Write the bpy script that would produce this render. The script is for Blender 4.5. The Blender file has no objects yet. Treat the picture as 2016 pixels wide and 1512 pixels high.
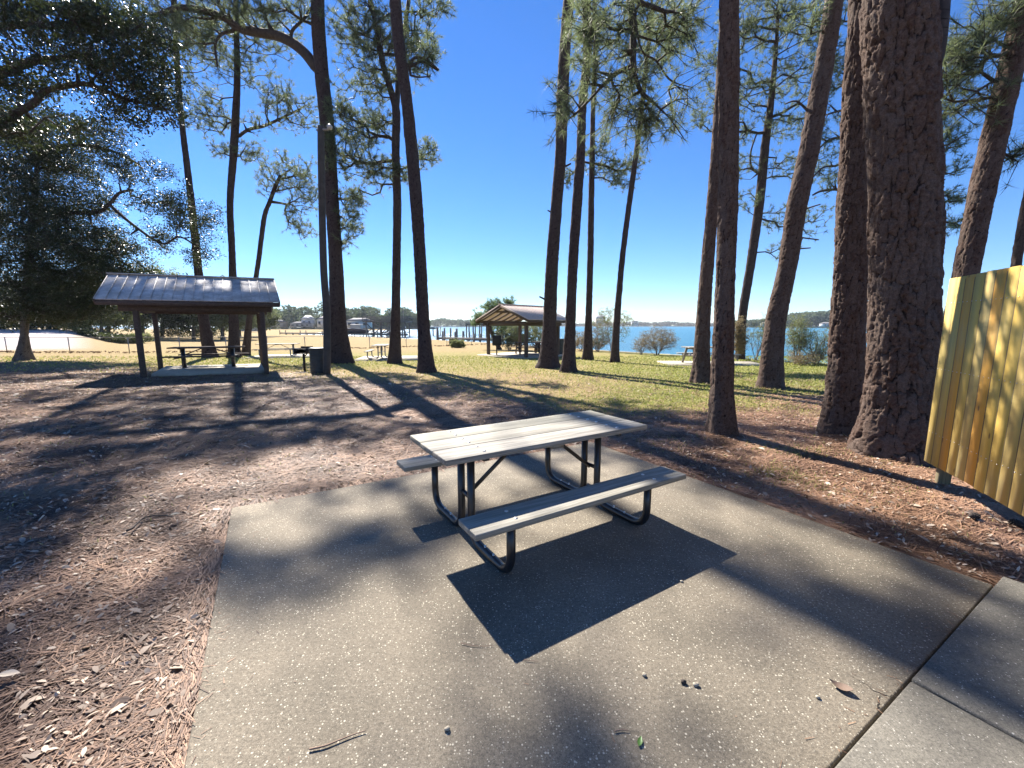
import bpy, math, random
import numpy as np
from mathutils import Vector, Matrix

# ------------------------------------------------------------------ camera, world, sun, exposure
sc = bpy.context.scene
CAM_F, CAM_P, CAM_H = 818.5, 0.1395, 1.5809        # focal length in pixels of a 2016 px wide frame, pitch down, eye height
cam = bpy.data.cameras.new('camera'); cam_o = bpy.data.objects.new('camera', cam)
sc.collection.objects.link(cam_o); sc.camera = cam_o
cam.sensor_width = 36.0; cam.lens = CAM_F / 2016 * 36.0
cam.clip_start = 0.05; cam.clip_end = 6000
cam_o.location = (0, 0, CAM_H); cam_o.rotation_euler = (math.pi / 2 - CAM_P, 0, 0)

SUN = np.array([-0.5072, 0.9117, 1.0]); SUN /= np.linalg.norm(SUN)
SUN_EL = math.asin(SUN[2]); SUN_AZ = math.atan2(SUN[0], SUN[1])
world = bpy.data.worlds.new("World"); sc.world = world; world.use_nodes = True
wn = world.node_tree.nodes; wl = world.node_tree.links
bg = wn['Background']; sky = wn.new('ShaderNodeTexSky'); sky.sky_type = 'NISHITA'; sky.sun_disc = False
sky.sun_elevation = SUN_EL; sky.sun_rotation = SUN_AZ
sky.air_density = 1.0; sky.dust_density = 0.0; sky.ozone_density = 3.0; sky.altitude = 900
hsv = wn.new('ShaderNodeHueSaturation'); hsv.inputs['Saturation'].default_value = 1.2; hsv.inputs['Value'].default_value = 1.0
tint = wn.new('ShaderNodeMix'); tint.data_type = 'RGBA'; tint.blend_type = 'MULTIPLY'; tint.inputs[0].default_value = 1; tint.inputs[7].default_value = (.86, .98, 1.24, 1)
wl.new(sky.outputs[0], hsv.inputs['Color']); wl.new(hsv.outputs[0], tint.inputs[6]); wl.new(tint.outputs[2], bg.inputs[0])
bg.inputs[1].default_value = 0.05
sl = bpy.data.lights.new('sun', 'SUN'); sl.energy = 5.0; sl.angle = math.radians(0.53); sl.color = (1.0, 0.93, 0.84)
so = bpy.data.objects.new('sun', sl); sc.collection.objects.link(so)
so.rotation_euler = Vector(SUN.tolist()).to_track_quat('Z', 'Y').to_euler(); so.location = (-10, 20, 30)
sc.view_settings.view_transform = 'Standard'; sc.view_settings.look = 'None'
sc.view_settings.gamma = 1; sc.view_settings.exposure = 1.65; sc.view_settings.use_curve_mapping = False
sc.cycles.max_bounces = 6; sc.cycles.transparent_max_bounces = 8

# ------------------------------------------------------------------ placing helpers
rng = np.random.default_rng(7)
_c, _s = math.cos(CAM_P), math.sin(CAM_P)
def ray(px, py):
    x = (px - 1008) / CAM_F; u = -(py - 756) / CAM_F
    return np.array([x, _c + u * _s, -_s + u * _c])
def at(px, py, Y):
    d = ray(px, py); return d * (Y / d[1]) + np.array([0, 0, CAM_H])
GY = [-1e4, 10, 29, 45, 100, 160, 1e4]; GZ = [0, 0, -.33, -.6, -.85, -.9, -.9]
SHORE = np.array([(-400, 420), (-80, 415), (-75, 138), (-48, 110), (-32.7, 93), (-13.9, 72), (-4.2, 59), (4.7, 43), (10.5, 30.0),
                  (13.2, 25.2), (14.2, 21.5), (16, 19), (26, 14), (60, 5), (400, -60)], float)
def shore_y(x): return np.interp(x, SHORE[:, 0], SHORE[:, 1])
def sm(x, a, b):
    t = np.clip((x - a) / (b - a), 0, 1); return t * t * (3 - 2 * t)
def gz(x, y):
    x = np.asarray(x, float); y = np.asarray(y, float)
    z = np.interp(y, GY, GZ)
    t = -x / np.maximum(y, 1)
    z = z + 1.75 * sm(y, 31, 60) * sm(t, .93, 1.08) * (y > 5)
    return z
def hit(px, py):
    d = ray(px, py); ts = np.geomspace(.5, 400, 20000)
    z = CAM_H + ts * d[2] - gz(ts * d[0], ts * d[1])
    i = int(np.argmax(z < 0)); return ts[i] * d + np.array([0, 0, CAM_H])
# value noise
def _h(ix, iy, s=0):
    n = (ix.astype(np.int64) * 374761393 + iy.astype(np.int64) * 668265263 + s * 974634777) & 0xffffffff
    n = ((n ^ (n >> 13)) * 1274126177) & 0xffffffff
    return ((n ^ (n >> 16)) & 0xffff) / 65535.0
def vnoise(x, y, s=0):
    ix = np.floor(x); iy = np.floor(y); fx = x - ix; fy = y - iy
    fx = fx * fx * (3 - 2 * fx); fy = fy * fy * (3 - 2 * fy)
    a = _h(ix, iy, s); b = _h(ix + 1, iy, s); c = _h(ix, iy + 1, s); d = _h(ix + 1, iy + 1, s)
    return (a * (1 - fx) + b * fx) * (1 - fy) + (c * (1 - fx) + d * fx) * fy
def fbm(x, y, s=0, o=4):
    v = 0; a = .5; t = 0
    for i in range(o):
        v = v + a * vnoise(x * 2 ** i, y * 2 ** i, s + i); t += a; a *= .5
    return v / t

# ------------------------------------------------------------------ mesh helpers
def meta(o, label=None, cat=None, group=None, kind=None):
    if label: o['label'] = label
    if cat: o['category'] = cat
    if group: o['group'] = group
    if kind: o['kind'] = kind
    return o
def empty(name, loc, rz=0, **k):
    o = bpy.data.objects.new(name, None); sc.collection.objects.link(o); o.location = [float(v) for v in loc]
    o.rotation_euler = (0, 0, rz); o.empty_display_size = .2
    return meta(o, **k)
def mk(name, V, faces, mat, parent=None, smooth=False, attrs=None, **k):
    """V (n,3); faces: list of (m,k) index arrays"""
    V = np.asarray(V, np.float32); me = bpy.data.meshes.new(name)
    faces = [np.asarray(f, np.int32) for f in faces if len(f)]
    me.vertices.add(len(V)); me.vertices.foreach_set('co', V.ravel())
    loops = np.concatenate([f.ravel() for f in faces]); tot = np.concatenate([np.full(len(f), f.shape[1], np.int32) for f in faces])
    start = np.concatenate([[0], np.cumsum(tot)[:-1]]).astype(np.int32)
    me.loops.add(len(loops)); me.loops.foreach_set('vertex_index', loops)
    me.polygons.add(len(tot)); me.polygons.foreach_set('loop_start', start); me.polygons.foreach_set('loop_total', tot)
    if smooth: me.polygons.foreach_set('use_smooth', np.ones(len(tot), bool))
    for an, av in (attrs or {}).items():
        a = me.attributes.new(an, 'FLOAT', 'POINT'); a.data.foreach_set('value', np.asarray(av, np.float32))
    me.update(calc_edges=True)
    if mat: me.materials.append(mat)
    o = bpy.data.objects.new(name, me); sc.collection.objects.link(o)
    if parent: o.parent = parent
    return meta(o, **k)
def rotz(a):
    c, s = math.cos(a), math.sin(a); return np.array([[c, -s, 0], [s, c, 0], [0, 0, 1.]])
class MB:
    def __init__(s): s.V = []; s.F4 = []; s.F3 = []; s.n = 0; s.T = []
    def add(s, V, F4=(), F3=(), t=0.0):
        V = np.asarray(V, float); s.V.append(V); s.T.append(np.full(len(V), t))
        if len(F4): s.F4.append(np.asarray(F4) + s.n)
        if len(F3): s.F3.append(np.asarray(F3) + s.n)
        s.n += len(V); return s
    def box(s, c, d, R=None, t=0.0):
        h = np.array(d) / 2
        P = np.array([[x, y, z] for z in (-1, 1) for x, y in ((-1, -1), (1, -1), (1, 1), (-1, 1))]) * h
        if R is not None: P = P @ np.asarray(R).T
        return s.add(P + np.array(c), [(3, 2, 1, 0), (4, 5, 6, 7), (0, 1, 5, 4), (1, 2, 6, 5), (2, 3, 7, 6), (3, 0, 4, 7)], t=t)
    def bar(s, a, b, w, h, up=(0, 0, 1), t=0.0):
        a = np.array(a, float); b = np.array(b, float); x = b - a; L = np.linalg.norm(x); x /= L
        y = np.cross(up, x); y /= np.linalg.norm(y); z = np.cross(x, y)
        return s.box((a + b) / 2, (L, w, h), np.stack([x, y, z], 1), t)
    def tube(s, pts, r, n=12, cap=True, t=0.0):
        P = np.asarray(pts, float); m = len(P); r = np.broadcast_to(np.asarray(r, float), (m,))
        T = np.gradient(P, axis=0); T /= np.linalg.norm(T, axis=1)[:, None]
        ref = np.array([0, 0, 1.]) if abs(T[0][2]) < .9 else np.array([1., 0, 0])
        a = np.cross(T[0], ref); a /= np.linalg.norm(a); A = [a]
        for i in range(1, m):
            a = A[-1] - T[i] * (A[-1] @ T[i]); a /= np.linalg.norm(a); A.append(a)
        A = np.array(A); B = np.cross(T, A)
        th = np.arange(n) * 2 * math.pi / n
        V = P[:, None] + r[:, None, None] * (np.cos(th)[None, :, None] * A[:, None] + np.sin(th)[None, :, None] * B[:, None])
        V = V.reshape(-1, 3); i = np.arange(m - 1)[:, None] * n; j = np.arange(n)[None]; k = (j + 1) % n
        F = np.stack([i + j, i + k, i + n + k, i + n + j], -1).reshape(-1, 4)
        F3 = []
        if cap:
            V = np.vstack([V, P[0], P[-1]]); q = m * n
            F3 = [(q, (jj + 1) % n, jj) for jj in range(n)] + [(q + 1, (m - 1) * n + jj, (m - 1) * n + (jj + 1) % n) for jj in range(n)]
        return s.add(V, F, F3, t)
    def build(s, name, mat, parent=None, smooth=False, bevel=0, **k):
        F = ([np.vstack(s.F4)] if s.F4 else []) + ([np.vstack(s.F3)] if s.F3 else [])
        o = mk(name, np.vstack(s.V), F, mat, parent, smooth, {'tone': np.concatenate(s.T)}, **k)
        if bevel:
            b = o.modifiers.new('bevel', 'BEVEL'); b.width = bevel; b.segments = 2; b.limit_method = 'ANGLE'
        if smooth:
            pass
        return o

# ------------------------------------------------------------------ materials
class NT:
    def __init__(s, name):
        s.m = bpy.data.materials.new(name); s.m.use_nodes = True; s.t = s.m.node_tree; s.N = s.t.nodes; s.L = s.t.links
        s.p = s.N['Principled BSDF']; s.out = s.N['Material Output']
    def node(s, ty, **k):
        n = s.N.new(ty)
        for a, b in k.items(): setattr(n, a, b)
        return n
    def link(s, a, b): s.L.new(a, b)
    def coord(s, kind='Object', scale=(1, 1, 1)):
        tc = s.node('ShaderNodeTexCoord'); mp = s.node('ShaderNodeMapping'); mp.inputs['Scale'].default_value = scale
        s.link(tc.outputs[kind], mp.inputs[0]); return mp.outputs[0]
    def noise(s, vec, scale, detail=4, rough=.6, dist=0):
        n = s.node('ShaderNodeTexNoise'); n.inputs['Scale'].default_value = scale; n.inputs['Detail'].default_value = detail
        n.inputs['Roughness'].default_value = rough; n.inputs['Distortion'].default_value = dist; s.link(vec, n.inputs['Vector']); return n.outputs['Fac']
    def vor(s, vec, scale, feature='F1', out='Distance', rnd=1):
        n = s.node('ShaderNodeTexVoronoi', feature=feature); n.inputs['Scale'].default_value = scale
        n.inputs['Randomness'].default_value = rnd; s.link(vec, n.inputs['Vector']); return n.outputs[out]
    def ramp(s, fac, stops):
        n = s.node('ShaderNodeValToRGB'); e = n.color_ramp.elements
        while len(e) < len(stops): e.new(.5)
        for i, (p, c) in enumerate(stops):
            e[i].position = p; e[i].color = (*c, 1) if not np.isscalar(c) else (c, c, c, 1)
        s.link(fac, n.inputs[0]); return n.outputs[0]
    def mix(s, fac, a, b, mode='MIX'):
        n = s.node('ShaderNodeMix', data_type='RGBA', blend_type=mode)
        for v, q in ((fac, n.inputs[0]), (a, n.inputs[6]), (b, n.inputs[7])):
            if hasattr(v, 'is_linked'): s.link(v, q)
            elif np.isscalar(v): q.default_value = v if q == n.inputs[0] else (v, v, v, 1)
            else: q.default_value = (*v, 1)
        return n.outputs[2]
    def attr(s, name):
        n = s.node('ShaderNodeAttribute', attribute_name=name); return n.outputs['Fac']
    def math(s, op, a, b=0.0):
        n = s.node('ShaderNodeMath', operation=op)
        for v, q in ((a, n.inputs[0]), (b, n.inputs[1])):
            if hasattr(v, 'is_linked'): s.link(v, q)
            else: q.default_value = v
        return n.outputs[0]
    def bump(s, h, strength=.5, dist=.01):
        n = s.node('ShaderNodeBump'); n.inputs['Strength'].default_value = strength; n.inputs['Distance'].default_value = dist
        s.link(h, n.inputs['Height']); s.link(n.outputs[0], s.p.inputs['Normal'])
    def fin(s, col=None, rough=.8, metal=0, spec=None):
        if col is not None:
            if hasattr(col, 'is_linked'): s.link(col, s.p.inputs['Base Color'])
            else: s.p.inputs['Base Color'].default_value = (*col, 1)
        if hasattr(rough, 'is_linked'): s.link(rough, s.p.inputs['Roughness'])
        else: s.p.inputs['Roughness'].default_value = rough
        s.p.inputs['Metallic'].default_value = metal
        if spec is not None: s.p.inputs['Specular IOR Level'].default_value = spec
        return s.m
def simple(name, col, rough=.7, metal=0, var=.25, scale=6, bump=.2, spec=None):
    t = NT(name); v = t.coord(); f = t.noise(v, scale, 5)
    c = t.ramp(f, [(.3, tuple(x * (1 - var) for x in col)), (.7, tuple(min(1, x * (1 + var)) for x in col))])
    if bump: t.bump(t.noise(v, scale * 6, 3), bump, .01)
    return t.fin(c, rough, metal, spec)
def leafmat(name, c1, c2, trans, rough=.5, tw=.4, spec=.3):
    """leaf or needle: per-blade tone, some light passes through"""
    t = NT(name); a = t.attr('tone'); c = t.ramp(a, [(0, c1), (1, c2)])
    t.fin(c, rough, 0, spec)
    tr = t.node('ShaderNodeBsdfTranslucent'); t.link(t.mix(1.0, c, trans, 'MULTIPLY') if False else t.mix(.6, c, trans), tr.inputs['Color'])
    mx = t.node('ShaderNodeMixShader'); mx.inputs[0].default_value = tw
    t.link(t.p.outputs[0], mx.inputs[1]); t.link(tr.outputs[0], mx.inputs[2]); t.link(mx.outputs[0], t.out.inputs[0])
    return t.m
def wood(name, cols, rough=.75, axis=0, scale=1.0, bump=.3):
    t = NT(name); sc_ = [14.0, 14.0, 14.0]; sc_[axis] = .9
    v = t.coord('Object', tuple(x * scale for x in sc_)); f = t.noise(v, 1.6, 6, .65, .6)
    fine = t.noise(t.coord('Object', tuple((x * 5 if i != axis else x * 2) * scale for i, x in enumerate(sc_))), 1.5, 3)
    c = t.ramp(f, [(.25, cols[0]), (.5, cols[1]), (.75, cols[2])])
    c = t.mix(t.ramp(fine, [(.38, .65), (.56, 0.0)]), c, tuple(x * .40 for x in cols[1]))
    tone = t.attr('tone'); c = t.mix(tone, c, cols[3] if len(cols) > 3 else cols[1])
    t.bump(t.math('ADD', f, fine), bump, .004)
    return t.fin(c, rough)
M = {}
M['needle'] = leafmat('pine_needle', (.045, .062, .036), (.10, .125, .07), (.28, .34, .15), .5, .45)
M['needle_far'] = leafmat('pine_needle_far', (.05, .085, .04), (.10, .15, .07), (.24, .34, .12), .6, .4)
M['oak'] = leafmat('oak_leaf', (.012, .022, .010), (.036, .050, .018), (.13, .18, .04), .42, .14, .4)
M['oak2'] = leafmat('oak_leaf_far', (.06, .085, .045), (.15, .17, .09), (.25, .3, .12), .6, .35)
M['scrub'] = leafmat('scrub_leaf', (.16, .12, .07), (.30, .24, .13), (.35, .28, .14), .7, .35)
M['scrub_green'] = leafmat('scrub_green_leaf', (.10, .13, .05), (.24, .26, .11), (.35, .38, .15), .7, .35)
M['hedge'] = leafmat('hedge_leaf', (.02, .03, .015), (.06, .075, .03), (.12, .15, .04), .5, .25)
M['branch'] = simple('branch_bark', (.045, .035, .03), .9, var=.35, scale=9)
M['twig'] = simple('scrub_twig', (.20, .165, .14), .9, var=.3, scale=9)

def bark_mat(name, plate, red, crack, fine=22):
    t = NT(name); v = t.coord('Object')
    k = t.attr('crack'); r = t.attr('cell')
    c = t.mix(r, plate, red); n = t.noise(v, fine, 6, .7)
    c = t.mix(t.ramp(n, [(.35, 0.0), (.7, .75)]), c, tuple(x * 1.7 for x in plate))
    c = t.mix(t.ramp(t.noise(v, fine * 3.2, 4, .7), [(.45, 0.0), (.75, .7)]), c, tuple(x * .42 for x in red))
    c = t.mix(t.ramp(k, [(.08, 1.0), (.5, 0.0)]), c, crack)
    t.bump(t.math('ADD', n, t.noise(v, fine * 3.5, 3)), .7, .012)
    return t.fin(c, .92, spec=.15)
M['bark'] = bark_mat('pine_bark', (.10, .074, .060), (.060, .032, .022), (.012, .009, .008))
M['bark_far'] = bark_mat('pine_bark_far', (.058, .045, .042), (.045, .03, .026), (.012, .01, .009), 12)
M['bark_oak'] = bark_mat('oak_bark', (.12, .105, .09), (.08, .065, .055), (.02, .018, .015), 16)

# ground
def ground_mat():
    t = NT('ground_soil_and_grass'); v = t.coord('Object')
    lit, grn, sand = t.attr('litter'), t.attr('green'), t.attr('sand')
    n1 = t.noise(v, .9, 5, .65); n2 = t.noise(v, 7, 6, .7); n3 = t.noise(v, 42, 5, .75); n4 = t.noise(t.coord('Object', (30, 110, 30)), 1, 3, .7)
    dry = t.ramp(n2, [(.25, (.22, .165, .075)), (.5, (.34, .255, .12)), (.8, (.47, .37, .21))])
    gr = t.ramp(n2, [(.3, (.13, .15, .035)), (.6, (.27, .30, .07)), (.85, (.42, .40, .14))])
    c = t.mix(t.math('MULTIPLY', grn, t.ramp(n1, [(.2, .55), (.7, 1.0)])), dry, gr)
    li = t.ramp(n3, [(.3, (.04, .026, .02)), (.47, (.18, .12, .085)), (.6, (.35, .25, .18)), (.8, (.56, .45, .35))])
    lf = t.math('MULTIPLY', lit, t.ramp(t.math('ADD', n2, t.math('MULTIPLY', n3, .4)), [(.35, .55), (.75, 1.0)]))
    c = t.mix(lf, c, li)
    sa = t.ramp(n2, [(.3, (.42, .38, .38)), (.6, (.62, .57, .56)), (.8, (.75, .70, .68))])
    c = t.mix(sand, c, sa)
    c = t.mix(t.ramp(n3, [(.35, .5), (.6, 0.0)]), c, tuple((.10, .07, .04)))
    t.bump(t.math('ADD', n3, t.math('ADD', n4, n2)), .8, .03)
    return t.fin(c, .95, spec=.1)
M['ground'] = ground_mat()
def slab_mat(name, base, dark, speck, lo=.05, amount=1.0, scl=95):
    t = NT(name); v = t.coord('Object'); grit = t.noise(v, 160, 3, .8); stain = t.noise(v, .55, 4, .55, 1.2)
    n1 = t.noise(v, 1.6, 5, .6); n2 = t.noise(v, 60, 4, .7); n3 = t.noise(v, 6, 5, .65)
    c = t.mix(t.ramp(n1, [(.35, 0.0), (.68, .85)]), base, dark)
    c = t.mix(t.ramp(n2, [(.35, .55), (.6, 0.0)]), c, tuple(x * .5 for x in dark))
    c = t.mix(t.ramp(n3, [(.55, 0.0), (.8, .4)]), c, tuple(x * .6 for x in dark))
    c = t.mix(t.ramp(stain, [(.50, 0.0), (.62, .45)]), c, tuple(x * .55 for x in dark))
    c = t.mix(t.ramp(grit, [(.38, .5), (.52, 0.0)]), c, tuple(x * .35 for x in dark))
    d = t.vor(v, scl); cellc = t.vor(v, scl, out='Color')
    rnd = t.node('ShaderNodeSeparateColor'); t.link(cellc, rnd.inputs[0])
    sel = t.math('GREATER_THAN', rnd.outputs[0], 1 - .62 * amount)
    siz = t.math('MULTIPLY', rnd.outputs[1], .42)
    m = t.math('MULTIPLY', sel, t.math('LESS_THAN', d, siz))
    c = t.mix(t.math('MULTIPLY', m, .85), c, t.ramp(rnd.outputs[2], [(0, tuple(x * .55 for x in speck)), (.6, speck), (1, tuple(min(1, x * 1.25) for x in speck))]))
    d2 = t.vor(v, scl * 1.9); s2 = t.math('LESS_THAN', d2, .22)
    c = t.mix(t.math('MULTIPLY', s2, .4 * amount), c, speck)
    d3 = t.vor(v, 70); s3 = t.math('LESS_THAN', d3, .13); c = t.mix(t.math('MULTIPLY', s3, .6), c, (.03, .025, .02))
    t.bump(t.math('ADD', n2, t.math('MULTIPLY', m, .5)), .55, .006)
    return t.fin(c, .85, spec=.25)
M['slab'] = slab_mat('exposed_aggregate_concrete', (.27, .23, .172), (.135, .118, .09), (.46, .42, .33), amount=.95)
M['walk'] = slab_mat('walkway_concrete', (.195, .18, .15), (.115, .108, .092), (.42, .40, .35), amount=.45, scl=120)
M['pad'] = simple('pale_concrete', (.36, .32, .25), .9, var=.15)
M['table'] = wood('weathered_table_board', [(.11, .095, .07), (.29, .27, .23), (.42, .40, .35), (.27, .265, .17)])
M['oldwood'] = wood('brown_stained_timber', [(.05, .034, .025), (.09, .063, .048), (.14, .10, .078)], .85)
M['greywood'] = wood('grey_dock_timber', [(.12, .105, .09), (.19, .17, .15), (.27, .25, .22)], .9)
M['black'] = simple('black_painted_steel', (.016, .017, .02), .32, 0, .3, 12, .12, .6)
M['galv'] = simple('galvanised_steel', (.30, .28, .26), .45, .7, .2, 20, .05)
M['bolt'] = simple('bolt_steel', (.62, .60, .56), .35, .8, .2, 40, 0)
M['can'] = simple('dark_green_barrel', (.022, .03, .032), .5, .1, .35, 8, .1)
M['iron'] = simple('grill_iron', (.02, .018, .02), .6, .3, .4, 18, .2)
def roof_mat(name, base, alt):
    t = NT(name); v = t.coord('Object'); n = t.noise(v, 2.2, 6, .7); n2 = t.noise(v, 11, 5, .7, .8)
    c = t.mix(t.ramp(n, [(.35, 0.0), (.65, 1.0)]), base, alt); c = t.mix(t.ramp(n2, [(.5, 0.0), (.7, .6)]), c, tuple(x * .5 for x in alt))
    t.bump(n2, .15, .01)
    return t.fin(c, t.ramp(n, [(.3, .6), (.7, .8)]), 0)
M['roof1'] = roof_mat('weathered_metal_roof', (.66, .64, .62), (.38, .355, .33))
M['roof2'] = roof_mat('tan_metal_roof', (.70, .56, .47), (.60, .49, .42))
def fence_mat():
    t = NT('yellow_fence_board'); v = t.coord('Object', (9, 9, .7)); tone = t.attr('tone')
    f = t.noise(v, 1.7, 6, .65, .8); f2 = t.noise(t.coord('Object', (60, 60, 2.5)), 1, 4); bl = t.noise(t.coord('Object', (1.8, 1.8, 1.1)), 1.6, 4, .6)
    c = t.ramp(tone, [(0, (.13, .09, .04)), (.12, (.50, .40, .13)), (.3, (.74, .49, .08)), (.55, (.60, .43, .13)), (.75, (.76, .36, .03)), (.85, (.70, .47, .10)), (1, (.42, .37, .18))])
    c = t.mix(t.ramp(f, [(.35, .25), (.6, 0.0)]), c, (.30, .20, .06))
    c = t.mix(t.ramp(bl, [(.5, 0.0), (.75, .55)]), c, (.34, .34, .16))
    c = t.mix(t.math('MULTIPLY', f2, .5), c, (.26, .19, .07))
    kn = t.vor(t.coord('Object', (7, 7, 3.2)), 1.0); c = t.mix(t.ramp(kn, [(.06, .8), (.10, 0.0)]), c, (.14, .08, .03))
    t.bump(f2, .3, .002); return t.fin(c, .75)
M['fence'] = fence_mat()
M['fence_back'] = wood('fence_post_timber', [(.14, .11, .06), (.22, .18, .10), (.28, .23, .14)], .85, 2)
M['pole'] = simple('weathered_utility_pole', (.065, .058, .05), .9, var=.3, scale=5)
def water_mat():
    t = NT('bay_water'); v = t.coord('Object', (.35, 1, 1)); n = t.noise(v, 1.2, 6, .62); n2 = t.noise(t.coord('Object', (.01, .03, 1)), 1, 4)
    c = t.ramp(n2, [(.3, (.02, .12, .19)), (.7, (.04, .17, .24))])
    t.bump(n, 1.0, .6); return t.fin(c, .28, spec=.35)
M['water'] = water_mat()
M['white'] = simple('white_paint', (.45, .45, .44), .5, 0, .08)
M['hull'] = simple('dark_blue_hull', (.02, .025, .05), .3, 0, .1)
M['glass'] = simple('dark_window_glass', (.03, .04, .05), .1, 0, .1, bump=0)
M['brick'] = simple('tan_house_wall', (.42, .34, .26), .9, 0, .15)
M['shingle'] = simple('grey_shingle', (.22, .21, .21), .9, 0, .2)
M['farland'] = simple('far_bank', (.20, .19, .13), .95, 0, .2)
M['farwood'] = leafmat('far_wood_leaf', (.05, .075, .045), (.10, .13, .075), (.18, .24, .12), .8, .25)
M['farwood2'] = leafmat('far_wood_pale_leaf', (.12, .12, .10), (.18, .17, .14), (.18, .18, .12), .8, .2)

# ------------------------------------------------------------------ ground, water
na = 400; rr = np.concatenate([[0.0], np.geomspace(.35, 420, 330)])
th = np.linspace(0, 2 * math.pi, na, endpoint=False)
R_, T_ = np.meshgrid(rr, th, indexing='ij'); X = (R_ * np.sin(T_)).ravel(); Y = (R_ * np.cos(T_)).ravel()
Z = gz(X, Y) - .035
sd = Y - shore_y(X); land = (X > -400)
Z = Z - sm(sd, -.2, 1.6) * 1.3 - sm(sd, 1.5, 14) * 3
nearf = 1 - sm(np.hypot(X, Y), 10, 40)
SU = np.array([.862, .507]); SV = np.array([.507, -.862]); S0 = np.array([-2.46, 3.46])
su = (X - S0[0]) * SU[0] + (Y - S0[1]) * SU[1]; sv = (X - S0[0]) * SV[0] + (Y - S0[1]) * SV[1]
ins = (su > -.1) & (su < 4.25) & (sv > -.1) & (sv < 6.5)
Z += np.where(ins, -.05, ((fbm(X * 5, Y * 5, 3) - .5) * .035 + (fbm(X * .7, Y * .7, 5) - .5) * .07 * sm(np.hypot(X, Y), 4, 9)) * nearf)
def zones(X, Y):
    d = np.maximum(Y, .1); t = X / d
    w = fbm(X * .45, Y * .45, 11) - .5; w2 = fbm(X * 1.7, Y * 1.7, 12) - .5
    # litter: left and near, right strip up to the fence
    lim = np.interp(t, [-1.6, -1.0, -.6, -.2, .1, .35, .6, 1.0], [30, 19, 16, 12, 8.5, 8.3, 9.0, 8.5])
    lit = 1 - sm(Y + w * 6, lim * .62, lim * 1.12)
    lit = np.clip(lit + w2 * .5 * (lit > .02), 0, 1)
    # grass-green patches
    g = sm(Y + w * 5, 7.5, 10.5) * (1 - sm(Y, 28, 45)) * sm(t + w * .3, .05, .42)
    g = np.maximum(g, .55 * sm(Y + w * 6, 14, 20) * (1 - sm(Y, 27, 36)) * (1 - sm(-t, .6, 1.0)))
    patch = np.clip(1.4 * np.exp(-(((X - 3.5) / .9) ** 2 + ((Y - 4.6) / .75) ** 2)), 0, 1)
    g = np.clip(np.maximum(g, patch * sm(w2, -.15, .15)), 0, 1); lit = lit * (1 - .85 * patch * sm(w2, -.25, .1))
    sand = sm(-t, .98, 1.1) * sm(Y + w * 6, 33, 38) * (1 - sm(Y, 75, 90)) + .8 * sm(Y - shore_y(X), -2.6, -.8) * (Y < 60)
    return np.clip(lit, 0, 1), g, np.clip(sand, 0, 1)
lit, grn, snd = zones(X, Y)
n = len(rr); i = np.arange(1, n - 1)[:, None] * na; j = np.arange(na)[None]; k = (j + 1) % na
F4 = np.stack([i + j, i + na + j, i + na + k, i + k], -1).reshape(-1, 4)
F3 = np.stack([np.zeros(na, int), na + np.arange(na), na + (np.arange(na) + 1) % na], 1)
V = np.stack([X, Y, Z], 1)
mk('ground', V, [F4, F3], M['ground'], smooth=True, attrs={'litter': lit, 'green': grn, 'sand': snd}, kind='structure')
WZ = -1.15
mk('water', [(-3500, -400, WZ), (3500, -400, WZ), (3500, 5000, WZ), (-3500, 5000, WZ)], [[(0, 1, 2, 3)]], M['water'], kind='structure')
def slab(name, a0, a1, b0, b1, z, th, mat, **k):
    P = [S0 + SU * a + SV * b for a, b in ((a0, b0), (a1, b0), (a1, b1), (a0, b1))]
    m = MB(); V = [(p[0], p[1], z) for p in P] + [(p[0], p[1], z - th) for p in P]
    m.add(V, [(3, 2, 1, 0), (4, 5, 6, 7), (0, 1, 5, 4), (1, 2, 6, 5), (2, 3, 7, 6), (3, 0, 4, 7)])
    return m.build(name, mat, bevel=.008, **k)
slab('concrete_slab', 0, 4.12, 0, 3.695, 0, .1, M['slab'], kind='structure')
slab('walkway', 2.738, 4.25, 3.708, 6.4, .025, .12, M['walk'], kind='structure')
slab('walkway', .4, 2.729, 3.708, 6.4, .018, .12, M['walk'], kind='structure')

# ------------------------------------------------------------------ trees
def crom(P, n):
    P = np.asarray(P, float); m = len(P); t = np.linspace(0, m - 1, n); i = np.minimum(t.astype(int), m - 2); f = (t - i)[:, None]
    p0 = P[np.maximum(i - 1, 0)]; p1 = P[i]; p2 = P[i + 1]; p3 = P[np.minimum(i + 2, m - 1)]
    return .5 * ((2 * p1) + (-p0 + p2) * f + (2 * p0 - 5 * p1 + 4 * p2 - p3) * f ** 2 + (-p0 + 3 * p1 - 3 * p2 + p3) * f ** 3)
def cells(u, v, nu, seed):
    """periodic-in-u jittered voronoi: returns F2-F1, cell random"""
    iu = np.floor(u).astype(int); iv = np.floor(v).astype(int); f1 = np.full(u.shape, 9.); f2 = np.full(u.shape, 9.); rid = np.zeros(u.shape)
    for du in (-1, 0, 1):
        for dv in (-1, 0, 1):
            cu = iu + du; cv = iv + dv; w = np.mod(cu, nu)
            x = cu + .15 + .7 * _h(w, cv, seed); y = cv + .05 + .9 * _h(w, cv, seed + 1)
            d = np.hypot(u - x, v - y); r = _h(w, cv, seed + 2)
            lt = d < f1; f2 = np.where(lt, f1, np.minimum(f2, d)); rid = np.where(lt, r, rid); f1 = np.where(lt, d, f1)
    return f2 - f1, rid
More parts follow.
